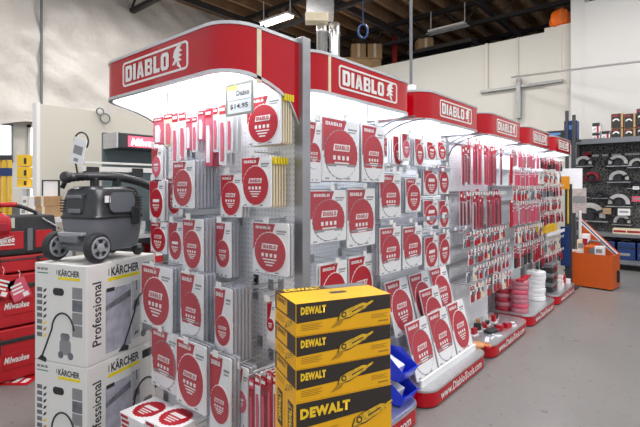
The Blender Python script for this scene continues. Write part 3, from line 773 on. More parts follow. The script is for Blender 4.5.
# red strips dividing the bays
for k, (y, z0, z1) in enumerate(((5.17, 1.60, 1.92), (5.17, 1.12, 1.42))):
    t = thing('blade_strip_card', 'tall red strip card at the edge of the third aisle display, ' + ('upper' if k == 0 else 'lower'), 'card', (-1.60, y, z0), math.pi / 2, 'red strip cards')
    MB().box(-.035, .035, -.01, 0, 0, z1 - z0).build('card', REDP, t); MB().box(-.03, .03, -.012, -.01, (z1 - z0) * .9, (z1 - z0) * .97).build('print', WHITE, t)
# yellow parts box in the last display
t = thing('parts_box', 'yellow parts box shelved low in the last aisle display', 'box', (-1.62, UY[4] - .1, .93), math.pi / 2)
MB().box(-.3, .3, -.02, .18, 0, .11).build('body', YELM, t, bevel=.006)
for k in range(8): MB().box(-.29 + k * .075, -.285 + k * .075, -.024, -.02, .01, .1).build('divider', DSHADE, t)
t = thing('wire_shelf', 'white wire shelf under the yellow parts box', 'shelf', (PX, UY[4], .925), math.pi / 2)
MB().box(-.5, .5, -.28, 0, -.012, 0).build('shelf_plate', ALU, t); MB().box(-.5, .5, -.29, -.28, -.03, .015).build('price_strip', CARD, t)

# goods lying on the bases -------------------------------------------------
DK = .131
def disc_stack(px, X, kname, mats, n, r, h, top):
    Y = onX(px, X)[0]
    for i in range(n):
        m = mats[i % len(mats)]
        t = thing('disc_pack', f'round shrink-wrapped {kname} abrasive disc pack' + f', {ORD[i]} from the bottom of its stack', 'disc pack', (X + random.uniform(-.006, .006), Y + random.uniform(-.006, .006), DK + i * h), random.random(), f'{kname} disc stack')
        MB().lathe([(r * .94, 0.001), (r, .008), (r, h - .008), (r * .94, h - .001)], n=20).build('wrapped_discs', m, t, smooth=True, auto=True)
        MB().lathe([(r * .3, h - .001), (r * .3, h + .0005)], n=12).build('hub_label', WHITE if m is not CARD else GINK, t)
    return Y, DK + n * h
disc_stack(503, -1.76, 'dark rose', [REDD, ROSEG], 6, .085, .05, None)
Yp, zp = disc_stack(520, -1.58, 'rose', [ROSEG, PINK, ROSEG], 7, .095, .052, None)
disc_stack(536, -1.60, 'white', [CARD], 7, .11, .052, None)
t = thing('strap_ribbon', 'bright red ribbon draped on the disc stacks', 'ribbon', (-1.58, Yp, zp), math.pi / 2)
MB().prism([(-.1, .002), (.1, .002), (.14, .012), (.22, .02), (.22, .028), (.12, .022), (.08, .014), (-.1, .014)], -.06, .02).build('band', REDP, t)
Y = onX(545, -1.62)[0]
for i in range(3):
    t = thing('accessory_case', 'black plastic accessory case, ' + ['bottom', 'middle', 'top'][i] + ' of the stack beside white discs', 'case', (-1.62, Y + .12, DK + i * .13), math.pi / 2, 'black accessory cases')
    MB().box(-.14, .14, -.1, .12, 0.002, .07).build('body', BLACKPL, t, bevel=.01); MB().box(-.142, .142, -.104, .122, .07, .127).build('lid', GREYPL, t, bevel=.012); MB().box(-.04, .04, -.115, -.104, .05, .09).build('latch', REDD, t)
# gloves, cutters and samples on the base of the third display
rnd = random.Random(3)
def glove(loc, rz, m1, m2, label):
    t = thing('work_glove', label, 'glove', loc, rz, 'gloves on the third base')
    b = MB(); b.loft([[(x, y * s, z) for x, y, z in [(xx, -.045, .0), (xx, .045, 0), (xx, .045, .02), (xx, .02, .032), (xx, -.02, .032), (xx, -.045, .02)]] for xx, s in ((-.09, .7), (-.05, .9), (0, 1.05), (.04, 1.0))]); b.build('palm', m1, t, smooth=True)
    for k in range(4): MB().tube([(.035, -.033 + k * .022, .014), (.085 - .01 * abs(k - 1.5), -.036 + k * .024, .016), (.12 - .012 * abs(k - 1.5), -.036 + k * .024, .011)], [.011, .0105, .007], 7).build('finger', m2, t, smooth=True)
    MB().tube([(-.02, .04, .014), (.02, .07, .014), (.05, .078, .01)], [.012, .011, .007], 7).build('thumb', m2, t, smooth=True)
TAN = mat('tan leather', (0.55, 0.27, 0.10), 0.7, noise=0.15)
glove((-1.52, onX(478, -1.52)[0], DK), .6, TAN, TAN, 'tan leather work glove lying on the third display base')
glove((-1.57, onX(492, -1.57)[0], DK), 1.3, BAGBLK, REDD, 'black and red work glove on the third display base')
def knife(loc, rz, label, m):
    t = thing('multi_tool', label, 'tool', loc, rz, 'tools on the third base')
    MB().prism([(-.12, -.012), (-.10, -.02), (.02, -.016), (.03, .016), (-.1, .02)], 0, .022, axis='z').build('handle', m, t, bevel=.004)
    MB().prism([(.02, -.018), (.17, -.014), (.2, .0), (.17, .018), (.02, .018)], .008, .013, axis='z').build('blade', CARD, t)
    MB().lathe([(.012, .02), (.012, .025)], (-.0, 0, 0), n=10).build('rivet', ALU, t)
knife((-1.47, onX(487, -1.47)[0], DK), 1.9, 'red handled pruning saw lying at the front of third base', REDP)
knife((-1.56, onX(502, -1.56)[0], DK), 1.2, 'black handled cutter on the third base beside disc stacks', INK)
for i in range(12):
    X = [-1.73, -1.67, -1.76, -1.69][i % 4]; y = UY[2] - .42 + i * .068
    t = thing('carded_part', ['white', 'red', 'tan', 'black'][i % 4] + f' carded part lying at the back of third base, {ORD[i]} from left', 'pack', (X, y, DK), rnd.uniform(.9, 2.2), 'carded parts on the third base')
    MB().box(-.045, .045, -.03, .03, 0, .008).build('card', CARD, t); MB().box(-.03, .035, -.02, .018, .008, rnd.uniform(.03, .09)).build('part', [CARD, REDP, TAN, INK][i % 4], t, bevel=.006)
for i, (px, X, m) in enumerate(((507, -1.50, REDP), (497, -1.49, CARD), (513, -1.47, CARD), (490, -1.52, CARD), (500, -1.53, REDP))):
    t = thing('sample_pack', ['red blister pack standing at the end of third base', 'white blister pack lying by the pruning saw', 'white card pack on the corner of third base', 'white card pack beside the tan glove on third base', 'red carded pack in the middle of third base'][i], 'pack', (X, onX(px, X)[0], DK), rnd.uniform(1, 2))
    MB().box(-.04, .04, -.03, .03, 0, .012 if m is CARD else .05).build('card', m, t, bevel=.003); MB().box(-.03, .03, -.02, .02, .012 if m is CARD else .05, .018 if m is CARD else .056).build('blister', CLEAR2, t)
# goods on the base of the fifth display
for i in range(9):
    X = rnd.uniform(-1.68, -1.5); y = UY[4] - .05 + i * .062
    t = thing('boxed_accessory', ('red' if i % 2 else 'white') + ' small boxed accessory on the last display base, ' + ORD[i] + ' from left', 'box', (X, y, DK), rnd.uniform(1.2, 1.9), 'boxed accessories on the last base')
    hh = rnd.uniform(.05, .14)
    MB().box(-.028, .028, -.03, .03, 0, hh).build('carton', REDP if i % 2 else CARD, t, bevel=.003); MB().box(-.024, .024, -.032, -.03, hh * .5, hh * .8).build('print', WHITE if i % 2 else REDP, t)

# price sign inside the end display canopy
Xa, za = onY(226.5, 1.33); Xb, zb = onY(253.5, 1.33); zt = hz(85, (za + zb) / 2) + .012; zbm = hz(115, (za + zb) / 2)
t = thing('price_sign', 'hanging grey framed price sign reading Diablo $14.95 inside the end display', 'sign', ((Xa + Xb) / 2, 1.33, zbm))
w, h = Xb - Xa, zt - zbm
b = MB(); b.ring(rrect(w, h, .004, 1, 0, h / 2), rrect(w - .02, h - .02, .003, 1, 0, h / 2), -.006, .002); b.build('frame', mat('sign frame', (.30, .31, .27), .4, noise=.05), t)
MB().box(-w / 2 + .008, w / 2 - .008, -.003, 0, .008, h - .008).build('paper', mat('pale sign paper', (.80, .83, .86), .5, noise=.02), t)
MB().box(-w / 2 + .012, -.01, -.0045, -.003, h - .03, h - .012).build('sticker', mat('olive sticker', (.62, .56, .12), .5, noise=.2, nscale=60), t)
text('Diablo', INK, t, w * .14, -.0045, h * .67, w * .46, h * .17, bold=.01)
text('$14.95', INK, t, 0, -.0045, h * .27, w * .66, h * .17, bold=.015)
MB().box(-w * .4, w * .4, -.0042, -.003, h * .465, h * .475).build('rule', GINK, t)
for sx in (-1, 1): MB().cyl((sx * w * .35, 0, h), (sx * w * .35, .0, 2.128 - zbm), .0015, n=4).build('hanger', STEEL, t)

# flat packs stacked at the foot of the end display
def flat_pack(loc, rz, label, group):
    t = thing('flat_blade_pack', label, 'blade pack', loc, rz, group)
    w = .21
    MB().box(-w / 2, w / 2, -w / 2, w / 2, 0.0005, .026).build('box', CARD, t, bevel=.002)
    b = MB(); pts = toothed(.085, 22, 0, 0, .07); b.prism(pts, .026, .0272, axis='z'); b.build('disc_print', REDP, t)
    MB().prism([(-.05, .0), (-.042, .025), (.05, .025), (.042, .0)], .0272, .028, axis='z').build('plate', WHITE, t)
    b = MB()
    for k in range(3): b.box(-.04 + .007 * k, .04 - .007 * k, -.02 - .016 * k, -.013 - .016 * k, .0272, .028)
    b.build('print', WHITE, t)
    MB().box(-w / 2 + .01, -.03, -w / 2 - .001, -w / 2, .005, .02).build('side_banner', REDP, t)
for s, (cx, cy, n, rzz) in enumerate(((-2.235, 1.24, 9, .10), (-2.0, 1.25, 10, .08))):
    for i in range(n):
        last = i == n - 1
        flat_pack((cx + random.uniform(-.008, .008), cy + random.uniform(-.008, .008), .1315 + i * .0275), rzz + random.uniform(-.04, .04),
            ('flat boxed saw blade on top of the ' + ('left' if s == 0 else 'right') + ' stack below the end display') if last else (f'flat boxed saw blade, {ORD[n - 1 - i]} from top of ' + ('left' if s == 0 else 'right') + ' stack below end display'),
            'flat boxed blades in the ' + ('left' if s == 0 else 'right') + ' stack')
# ------------------------------------------------------------------ white vacuum cartons
KA = math.radians(19.5); KC = (-2.57, 1.06)
kx, ky = (math.cos(KA), math.sin(KA)), (-math.sin(KA), math.cos(KA))
KW, KD, KH = .40, .54, .56
def vac_icon(parent, x, y, z, s):
    """little printed vacuum picture on a face at local y, facing -y"""
    b = MB(); b.prism(rrect(.075 * s, .075 * s, .02 * s, 3, x, z + .04 * s), y - .001, y); b.build('picture', GINK, parent)
    b = MB(); b.prism(rrect(.06 * s, .035 * s, .014 * s, 3, x, z + .09 * s), y - .0012, y); b.prism(circ(.018 * s, 12, x - .03 * s, z), y - .0013, y); b.prism(circ(.018 * s, 12, x + .035 * s, z), y - .0013, y); b.build('picture', PHOTO2, parent)
    b = MB(); arc = [(x - .005 * s + .075 * s * math.cos(a) - .01 * s, y - .0006, z + .11 * s + .095 * s * math.sin(a)) for a in [math.radians(10 + 165 * k / 10) for k in range(11)]]
    b.tube(arc + [(x - .16 * s, y - .0006, z - .03 * s)], .005 * s, 5); b.prism([(x - .19 * s, z - .04 * s), (x - .13 * s, z - .05 * s), (x - .125 * s, z - .03 * s), (x - .16 * s, z - .015 * s)], y - .001, y); b.build('hose_picture', INK, parent)
def vacuum_carton(z0, lab):
    o = (KC[0] - kx[0] * KW, KC[1] - kx[1] * KW, z0)
    t = thing('vacuum_carton', lab, 'box', o, KA, 'white vacuum cartons')
    MB().box(0, KW, 0, KD, 0.001, KH - .001).build('carton', CARTW, t, bevel=.004)
    e = -.0008
    text('KÄRCHER', INK, t, KW * .67, e, KH * .918, KW * .40, .042, bold=.03)
    MB().box(KW * .46, KW * .88, -.001, 0, KH * .845, KH * .872).build('brand_stripe', KYEL, t)
    MB().box(KW * .43, KW * .445, -.001, 0, KH * .895, KH * .94).build('brand_mark', GINK, t)
    for k in range(3): MB().box(KW * (.05 + .075 * k), KW * (.11 + .075 * k), -.001, 0, KH * .93, KH * .955).build('icon', GINK, t)
    MB().box(KW * .05, KW * .27, -.001, 0, KH * .895, KH * .905).build('rule', mat('green ink', (.05, .25, .15), .5, noise=.1), t)
    for r in range(8):
        z = KH * (.72 - .066 * r)
        MB().box(KW * .05, KW * .15, -.001, 0, z - .008, z + .016).build('icon', PHOTO2, t)
        MB().prism([(KW * .17, z - .012), (KW * .22, z - .004), (KW * .24, z + .014), (KW * .19, z + .006)], -.001, 0).build('icon', INK if r < 5 else (KYEL if r % 2 else DSHADE), t)
    for r in range(4):
        z = KH * (.705 - .125 * r); MB().box(KW * .735, KW * .92, -.001, 0, z - .022, z + .042).build('picture', PHOTO2 if r == 1 else GINK, t)
    MB().prism(rrect(.085, .042, .02, 4, KW * .47, KH * .72), -.0012, .002).build('hand_hole', INK, t)
    vac_icon(t, KW * .60, 0, KH * .09, 1.15)
    # long side, facing local +x
    s = bpy.data.objects.new('printed_side', MB().box(.02, KD - .012, -.0004, 0, .012, KH - .012).mesh('printed_side', CARTW)); COL.objects.link(s); s.parent = t; s.location = (KW + .0002, 0, 0); s.rotation_euler = (0, 0, math.pi / 2)
    text('KÄRCHER', INK, s, KD * .52, -.001, KH * .905, KD * .41, .064, bold=.03)
    MB().box(KD * .27, KD * .74, -.001, 0, KH * .80, KH * .835).build('brand_stripe', KYEL, s)
    MB().box(KD * .275, KD * .29, -.001, 0, KH * .86, KH * .93).build('brand_mark', GINK, s)
    text('Professional', INK, s, KD * .125, -.001, KH * .50, KH * .64, .062, roll=-math.pi / 2, bold=.015)
    MB().box(KD * .24, KD * .60, -.0008, 0, KH * .06, KH * .72).build('floor_photo', PHOTO, s)
    b = MB(); b.prism([(KD * .24, KH * .50), (KD * .60, KH * .58), (KD * .60, KH * .66), (KD * .24, KH * .55)], -.0012, -.0004); b.build('skyline_photo', PHOTO2, s)
    MB().box(KD * .25, KD * .36, -.0012, 0, KH * .69, KH * .73).build('caption', INK, s)
    MB().box(KD * .61, KD * .74, -.0008, 0, KH * .10, KH * .74).build('tool_photo', mat('printed grey photo', (.55, .55, .57), .5, noise=.15, nscale=18), s)
    b = MB(); b.box(KD * .68, KD * .70, -.0012, 0, KH * .63, KH * .74); b.prism([(KD * .63, KH * .42), (KD * .74, KH * .46), (KD * .72, KH * .55), (KD * .65, KH * .52)], -.0012, 0); b.prism([(KD * .65, KH * .13), (KD * .71, KH * .15), (KD * .72, KH * .18), (KD * .66, KH * .17)], -.0012, 0); b.build('nozzle_picture', PHOTO2, s)
    MB().box(KD * .78, KD * .97, -.0012, 0, KH * .83, KH * .92).build('type_plate', INK, s)
    vac_icon(s, KD * .87, 0, KH * .12, 1.3)
    return t
vacuum_carton(0.0, 'white vacuum carton with black lettering on the floor, lower of the two')
vacuum_carton(KH, 'white vacuum carton under the vacuum cleaner, upper of the two')

# ------------------------------------------------------------------ vacuum cleaner on the cartons
vo = (KC[0] - kx[0] * (KW - .035), KC[1] - kx[1] * (KW - .035), 2 * KH)
t = thing('vacuum_cleaner', 'grey and black wet-dry vacuum cleaner standing on white cartons', 'vacuum', vo, KA)
def rr3(cx, cy, w, d, r, z, n=5):
    return [(x, y, z) for x, y in rrect(w, d, r, n, cx, cy)]
vx, vy, vw, vd = .20, .275, .30, .40
b = MB(); b.loft([rr3(vx, vy, vw - .08, vd - .08, .05, .055), rr3(vx, vy, vw - .04, vd - .04, .06, .065), rr3(vx, vy, vw - .015, vd - .015, .06, .17), rr3(vx, vy, vw, vd, .06, .235), rr3(vx, vy, vw, vd, .06, .25)]); b.build('tank', TANK, t, smooth=True, auto=True)
b = MB(); b.loft([rr3(vx, vy, vw + .012, vd + .012, .065, .25), rr3(vx, vy, vw + .016, vd + .016, .065, .262), rr3(vx, vy, vw, vd, .065, .275), rr3(vx, vy, vw - .012, vd - .012, .065, .36), rr3(vx, vy, vw - .035, vd - .04, .065, .415), rr3(vx, vy, vw - .08, vd - .09, .06, .438), rr3(vx, vy, vw - .18, vd - .2, .05, .442)]); hd = b.build('motor_head', BLACKPL, t, smooth=True, auto=True)
# side shroud and rear panel of the head
b = MB(); b.prism(rrect(.2, .12, .045, 5, .27, .345), vx + vw / 2 - .004, vx + vw / 2 + .004, axis='x'); b.build('side_shroud', GREYPL, hd)
b = MB(); b.tube([(vx + vw / 2 + .006, y, z) for y, z in rrect(.21, .135, .05, 5, .27, .345)], .003, 5); b.build('shroud_seam', INK, hd)
MB().box(.13, .26, vy - vd / 2 - .004, vy - vd / 2 + .02, .285, .40).build('rear_panel', BLACKPL, hd, bevel=.008)
MB().box(.14, .25, vy - vd / 2 - .014, vy - vd / 2, .37, .39).build('power_socket_cover', GREYPL, hd, bevel=.004)
MB().box(.15, .24, vy - vd / 2 - .014, vy - vd / 2, .285, .31).build('cable_hook', GREYPL, hd, bevel=.004)
for k in range(5):
    MB().box(.07, .115, vy - vd / 2 + .002, vy - vd / 2 + .03, .29 + .016 * k, .298 + .016 * k).build('vent_slat', INK, hd)
    MB().box(vx + vw / 2 - .01, vx + vw / 2 - .003, .395, .44, .295 + .018 * k, .304 + .018 * k).build('vent_slat', INK, hd)
MB().box(vx + vw / 2 + .003, vx + vw / 2 + .006, .135, .175, .345, .385).build('rating_label', WHITE, hd)
MB().box(vx + vw / 2 - .002, vx + vw / 2 + .022, .34, .40, .205, .315).build('latch', BLACKPL, t, bevel=.01)
MB().box(.10, .24, vy - vd / 2 - .035, vy - vd / 2 + .02, .115, .16).build('drain_block', TANK, t, bevel=.008)
MB().box(.08, .27, vy - vd / 2 - .025, vy - vd / 2 + .02, .155, .175).build('rear_step', HUB, t, bevel=.005)
# wheels
def wheel(cx, cy, cz, r, w, sx):
    o = MB().lathe([(r * .62, -w / 2), (r * .9, -w / 2), (r, -w / 2 + .012), (r, w / 2 - .012), (r * .9, w / 2), (r * .62, w / 2)], (cx, cy, cz), 'x', 28).build('wheel', RUBBER, t, smooth=True, auto=True)
    xo = cx + sx * (w / 2 + .001)
    MB().lathe([(r * .72, -.006), (r * .74, .006), (r * .64, .008), (r * .62, .0), (r * .3, .0), (r * .26, .008), (0.001, .01)] if sx > 0 else [(r * .72, .006), (r * .74, -.006), (r * .6, -.004), (0.001, -.004)], (xo, cy, cz), 'x', 28).build('hub_cap', HUB, o, smooth=True, auto=True)
    if sx > 0:
        for k in range(5):
            a = 2 * math.pi * k / 5 + .3
            q = [(cy + rr * r * math.cos(a + da), cz + rr * r * math.sin(a + da)) for rr, da in ((.34, -.3), (.58, -.34), (.58, .34), (.34, .3))]
            MB().prism(q, xo - .002, xo + .0035, axis='x').build('hub_opening', INK, o)
wheel(.335, .10, .088, .086, .045, 1)
wheel(.03, .085, .088, .086, .045, 1)
MB().cyl((.05, .095, .088), (.32, .1, .088), .012, n=10).build('axle', GREYPL, t)
for x in (.10, .31):
    o = MB().lathe([(.018, -.012), (.032, -.012), (.034, 0), (.032, .012), (.018, .012)], (x, .44, .034), 'x', 16).build('caster', RUBBER, t, smooth=True)
    MB().box(x - .018, x + .018, .42, .46, .045, .072).build('caster_fork', GREYPL, o, bevel=.004)
# handle bar and hose over the top
MB().tube([(.06, .10, .43), (.08, .11, .48), (.14, .12, .50), (.22, .13, .50)], .014, 8).build('handle', BLACKPL, t, smooth=True)
hose = []
for k in range(25):
    u = k / 24
    hose.append((.12 + .22 * u + .04 * math.sin(u * 3.1), .09 + .52 * u, .490 + .03 * math.sin(u * 2.6) - .10 * u * u))
b = MB(); P = []; R = []
for k in range(len(hose) - 1):
    a, c = Vector(hose[k]), Vector(hose[k + 1])
    P += [a, a.lerp(c, .5)]; R += [.028, .0245]
b.tube(P, R, 10); b.build('hose', BLACKPL, t, smooth=True)
MB().tube([(.34, .60, .44), (.42, .66, .37), (.44, .62, .27), (.40, .56, .22)], .025, 10).build('hose_end', BLACKPL, t, smooth=True)
MB().lathe([(.028, -.02), (.034, -.01), (.034, .02), (.028, .03)], (.115, .08, .493), 'y', 14).build('hose_cuff', BLACKPL, t, smooth=True)
for y in (.2, .32): MB().box(.155 + .42 * (y - .09) - .02, .155 + .42 * (y - .09) + .03, y - .015, y + .015, .42, .49).build('hose_clip', BLACKPL, t, bevel=.006)
# paper tag on a cable loop
p = MB(); p.tube([(.20 + .055 * math.cos(a), .11, .70 + .055 * math.sin(a)) for a in [math.radians(-40 + 260 * k / 16) for k in range(17)]] + [(.15, .11, .60), (.17, .11, .52)], .005, 6); p.build('cable_loop', INK, t, smooth=True)
b = MB(); b.box(-.05, .05, -.002, .002, -.075, .075, rot=Matrix.Rotation(.28, 3, 'Y')); o = b.build('paper_tag', CARD, t); o.location = (.195, .095, .645)
o2 = MB().box(-.035, .035, -.0025, -.002, -.02, .03, rot=Matrix.Rotation(.28, 3, 'Y')).build('tag_print', GINK, o)
o2 = MB().box(-.035, .0, -.0028, -.002, -.06, -.04, rot=Matrix.Rotation(.28, 3, 'Y')).build('tag_print', GINK, o)

# ------------------------------------------------------------------ yellow power tool cartons
DA = math.radians(64.2); DC = (-1.066, 1.133)
dx, dy = (math.cos(DA), math.sin(DA)), (-math.sin(DA), math.cos(DA))
TOOLP = mat('tool print yellow', (.72, .42, .02), .45, noise=.3, nscale=60)
def grinder_print(parent, x, y, z, s):
    body = [(x - .03 * s, z - .016 * s), (x - .022 * s, z + .006 * s), (x + .005 * s, z + .018 * s), (x + .07 * s, z + .036 * s), (x + .088 * s, z + .034 * s), (x + .086 * s, z + .016 * s), (x + .02 * s, z - .010 * s)]
    cx_, cz_ = x + .03 * s, z + .010 * s
    MB().prism([(cx_ + (a - cx_) * 1.08, cz_ + (c - cz_) * 1.22) for a, c in body], y - .0012, y).build('tool_outline', DBLK, parent)
    MB().prism(body, y - .0018, y - .001).build('tool_body', TOOLP, parent)
    MB().prism([(x + .086 * s, z + .030 * s), (x + .115 * s, z + .042 * s), (x + .117 * s, z + .036 * s), (x + .088 * s, z + .020 * s)], y - .0018, y).build('tool_cord', TOOLP, parent)
    MB().prism([(x + .025 * s, z + .004 * s), (x + .072 * s, z + .022 * s), (x + .072 * s, z + .026 * s), (x + .025 * s, z + .009 * s)], y - .0024, y - .0016).build('tool_grip', DBLK, parent)
    MB().prism(circ(.011 * s, 12, x - .008 * s, z + .0 * s), y - .0024, y - .0016).build('tool_head', DBLK, parent)
    MB().prism(circ(.006 * s, 10, x - .008 * s, z + .0 * s), y - .003, y - .002).build('tool_hub', TOOLP, parent)
    MB().prism([(x - .06 * s, z - .044 * s), (x - .02 * s, z - .034 * s), (x - .004 * s, z - .014 * s), (x - .026 * s, z - .014 * s)], y - .0016, y).build('tool_blade', DSHADE, parent)
def fine(parent, x0, x1, y, z, n, m=DSHADE, st=.006):
    for k in range(n): MB().box(x0, x1 - .012 * (k % 2), y - .0008, y, z - k * st - .001, z - k * st + .001).build('fine_print', m, parent)
def small_carton(z0, lab):
    w, d, h = .385, .225, .115
    t = thing('tool_carton', lab, 'box', (DC[0], DC[1], z0), DA, 'yellow tool cartons')
    MB().box(0, w, 0, d, .0006, h - .0006).build('carton', DYEL, t, bevel=.002)
    MB().prism([(.002, h * .40), (.002, h * .985), (w - .002, h * .985), (w - .002, h * .52)], -.0012, 0).build('black_band', DBLK, t)
    text('DEWALT', DLET, t, w * .17, -.0022, h * .76, w * .25, h * .24, bold=.062, space=1.14)
    grinder_print(t, w * .50, -.0012, h * .50, .98)
    fine(t, w * .05, w * .26, -.0002, h * .33, 4); fine(t, w * .78, w * .96, -.0002, h * .38, 3); MB().box(w * .86, w * .97, -.001, 0, h * .12, h * .17).build('fine_print', DSHADE, t)
    # end panel, faces local -x
    s = bpy.data.objects.new('end_panel', MB().prism([(.003, h * .42), (.003, h * .98), (d - .003, h * .98), (d - .003, h * .42)], -.0006, 0).mesh('end_panel', DBLK)); COL.objects.link(s); s.parent = t; s.rotation_euler = (0, 0, -math.pi / 2); s.location = (-.0002, d, 0)
    MB().prism([(d * .10, h * .48), (d * .10, h * .92), (d * .62, h * .92), (d * .62, h * .48)], -.0014, 0).build('yellow_label', DYEL, s)
    text('DEWALT', DBLK, s, d * .36, -.002, h * .82, d * .42, h * .16, bold=.04)
    grinder_print(s, d * .62, 0, h * .20, .5); fine(s, d * .1, d * .5, 0, h * .3, 4)
    # top print
    u = MB().prism([(.0, 0), (w * .52, 0), (w * .52, .055), (.0, .055)], h - .0004, h + .0006, axis='z').build('top_band', DBLK, t); u.location = (0, d - .056, 0)
    MB().prism([(w * .52, d - .06), (w - .004, d - .06), (w - .004, d - .003), (w * .52, d - .003)], h - .0004, h + .0005, axis='z').build('top_panel', GREYPL, t)
    text('DEWALT', DLET, u, w * .27, .028, h + .0012, w * .40, .04, tilt=-math.pi / 2, bold=.045)
    MB().prism(rrect(.07, .03, .01, 3, w * .55, d * .45), h - .0004, h + .0005, axis='z').build('top_picture', DBLK, t)
    return t
h = .115; ztop = 1.15
for i in range(3): small_carton(ztop - h * (i + 1), ['topmost yellow tool carton of the stack', 'second yellow tool carton from the top of the stack', 'third yellow tool carton from the top, on the big carton'][i])
zb = ztop - 3 * h
def tall_carton(off, label, w, d, H):
    o = (DC[0] + dy[0] * off, DC[1] + dy[1] * off, zb - H)
    t = thing('tool_carton', label, 'box', o, DA, 'yellow tool cartons')
    MB().box(0, w, .001, d - .001, .0006, H - .0006).build('carton', DYEL, t, bevel=.002)
    MB().prism([(.002, H * .62), (.002, H * .985), (w - .002, H * .985), (w - .002, H * .70)], -.0006, .001).build('black_band', DBLK, t)
    text('DEWALT', DLET, t, w * .29, -.0016, H * .83, w * .50, H * .155, bold=.062, space=1.14)
    grinder_print(t, w * .66, -.0004, H * .56, 1.15); fine(t, w * .06, w * .42, 0, H * .55, 5, st=.012)
    s = bpy.data.objects.new('end_panel', MB().prism([(.006, .01), (.006, H - .02), (d - .008, H - .02), (d - .008, .01)], -.0006, 0).mesh('end_panel', DYEL)); COL.objects.link(s); s.parent = t; s.rotation_euler = (0, 0, -math.pi / 2); s.location = (-.0002, d, 0)
    MB().box(d * .3, d * .8, -.0012, 0, H * .38, H * .93).build('black_label', DBLK, s)
    text('DEWALT', DLET, s, d * .55, -.002, H * .68, H * .44, d * .28, roll=-math.pi / 2, bold=.045)
    grinder_print(s, d * .45, 0, H * .18, .8)
    return t
tall_carton(0, 'large yellow and black tool carton at the front under the small cartons', .39, .112, .24)
tall_carton(.114, 'large yellow tool carton behind the front one under the small cartons', .37, .112, .24)
# pile goes on to the floor, out of the frame
for k in range(2):
    H = (zb - .24) / 2
    t = thing('tool_carton', f'plain yellow tool carton under the big cartons, ' + ('on the floor' if k == 0 else 'above the floor one'), 'box', (DC[0], DC[1], k * H), DA, 'yellow tool cartons')
    MB().box(0, .38, 0, .225, .0006, H - .0006).build('carton', DYEL, t, bevel=.002); MB().box(.002, .378, -.001, 0, H * .6, H * .98).build('black_band', DBLK, t)
    text('DEWALT', DLET, t, .12, -.0018, H * .8, .18, H * .2, bold=.045)

# ------------------------------------------------------------------ blue bins on the base of the first display
def blue_bin(z0, lab):
    Y = 2.645; X = -1.61
    t = thing('stacking_bin', lab, 'bin', (X, Y, z0), math.pi / 2, 'blue stacking bins')
    w, d, h, th = .19, .26, .155, .005     # local: front at -y
    b = MB()
    b.box(-w / 2, w / 2, -d * .5, d * .5, .002, .008)
    b.box(-w / 2, w / 2, d * .5 - th, d * .5, .002, h)
    b.prism([(-d * .5 - .03, h * .42), (-d * .5, .002), (-d * .5 + th, .002), (-d * .5 - .03 + th, h * .42)], -w / 2, w / 2, axis='x')
    for sx in (-1, 1):
        x0 = sx * w / 2; b.prism([(-d * .5, .002), (d * .5, .002), (d * .5, h), (-d * .18, h), (-d * .5 - .03, h * .42)], min(x0, x0 - sx * th), max(x0, x0 - sx * th), axis='x')
    b.build('bin_shell', BLUE, t, bevel=.0015)
    b = MB(); b.box(-w / 2 - .008, w / 2 + .008, d * .5 - .004, d * .5 + .01, h - .012, h)
    for sx in (-1, 1): b.box(sx * (w / 2 + .004) - .006, sx * (w / 2 + .004) + .006, -d * .18, d * .5, h - .012, h)
    b.tube([(-w / 2, -d * .5 - .03, h * .42), (w / 2, -d * .5 - .03, h * .42)], .006, 6); b.build('rim', BLUE, t)
    MB().box(-w / 2 + .02, w / 2 - .05, -d * .3, d * .3, .009, .10, rot=Matrix.Rotation(.35, 3, 'X')).build('paper_bundle', CARD, t)
    return t
blue_bin(.132, 'blue plastic stacking bin, lower of two beside the yellow cartons')
blue_bin(.132 + .157, 'blue plastic stacking bin with papers, upper of two beside the yellow cartons')
# ------------------------------------------------------------------ red cases and tote bag at the left
CXP = -4.2
def case(y0, y1, z0, z1, label, dpt=.42):
    t = thing('tool_case', label, 'tool case', (CXP, (y0 + y1) / 2, z0), math.pi / 2, 'stacked red tool cases')
    w, h = y1 - y0, z1 - z0
    o = MB().box(-w / 2, w / 2, 0, dpt, .012, h - .004).build('body', MRED, t, bevel=.012)
    MB().box(-w / 2 - .006, w / 2 + .006, -.008, dpt, h * .72, h * .80).build('lid_rim', BLACKPL, t, bevel=.006)
    for x in (-w * .3, w * .3):
        l = MB().box(x - .045, x + .045, -.022, 0, h * .55, h * .86).build('latch', BLACKPL, t, bevel=.006); MB().box(x - .03, x + .03, -.026, -.022, h * .6, h * .72).build('latch_clip', MRED, l)
    for x in (-w * .46, w * .46): MB().box(x - .02, x + .02, -.012, .02, .012, h * .98).build('corner_rib', MRED, t, bevel=.006)
    if h > .2:
        MB().box(-w * .18, w * .18, -.008, 0, h * .25, h * .55).build('logo_panel', MRED, t, bevel=.004)
        text('Milwaukee', WHITE, t, -.02, -.0095, h * .42, w * .30, h * .12, bold=.02, shear=.3)
    for x in (-w * .35, w * .35): MB().box(x - .05, x + .05, .02, dpt - .02, 0, .013).build('foot', BLACKPL, t)
    return t
case(.92, 1.50, .0, .43, 'red tool case with white lettering, bottom of the stack at the left')
case(.92, 1.50, .43, .86, 'red tool case in the middle of the stack at the left')
case(.92, 1.50, .86, 1.01, 'shallow red tool case under the black tote bag')
t = thing('floor_case', 'red wheeled case on the floor behind the white cartons', 'tool case', (CXP - .02, 1.86, 0), math.pi / 2)
MB().box(-.3, .3, 0, .45, .03, .5).build('body', MRED, t, bevel=.02); MB().box(-.305, .305, -.01, .45, .5, .58).build('lid', BLACKPL, t, bevel=.012); 
for x in (-.2, .2): MB().box(x - .04, x + .04, -.02, 0, .4, .54).build('latch', MRED, t, bevel=.005)
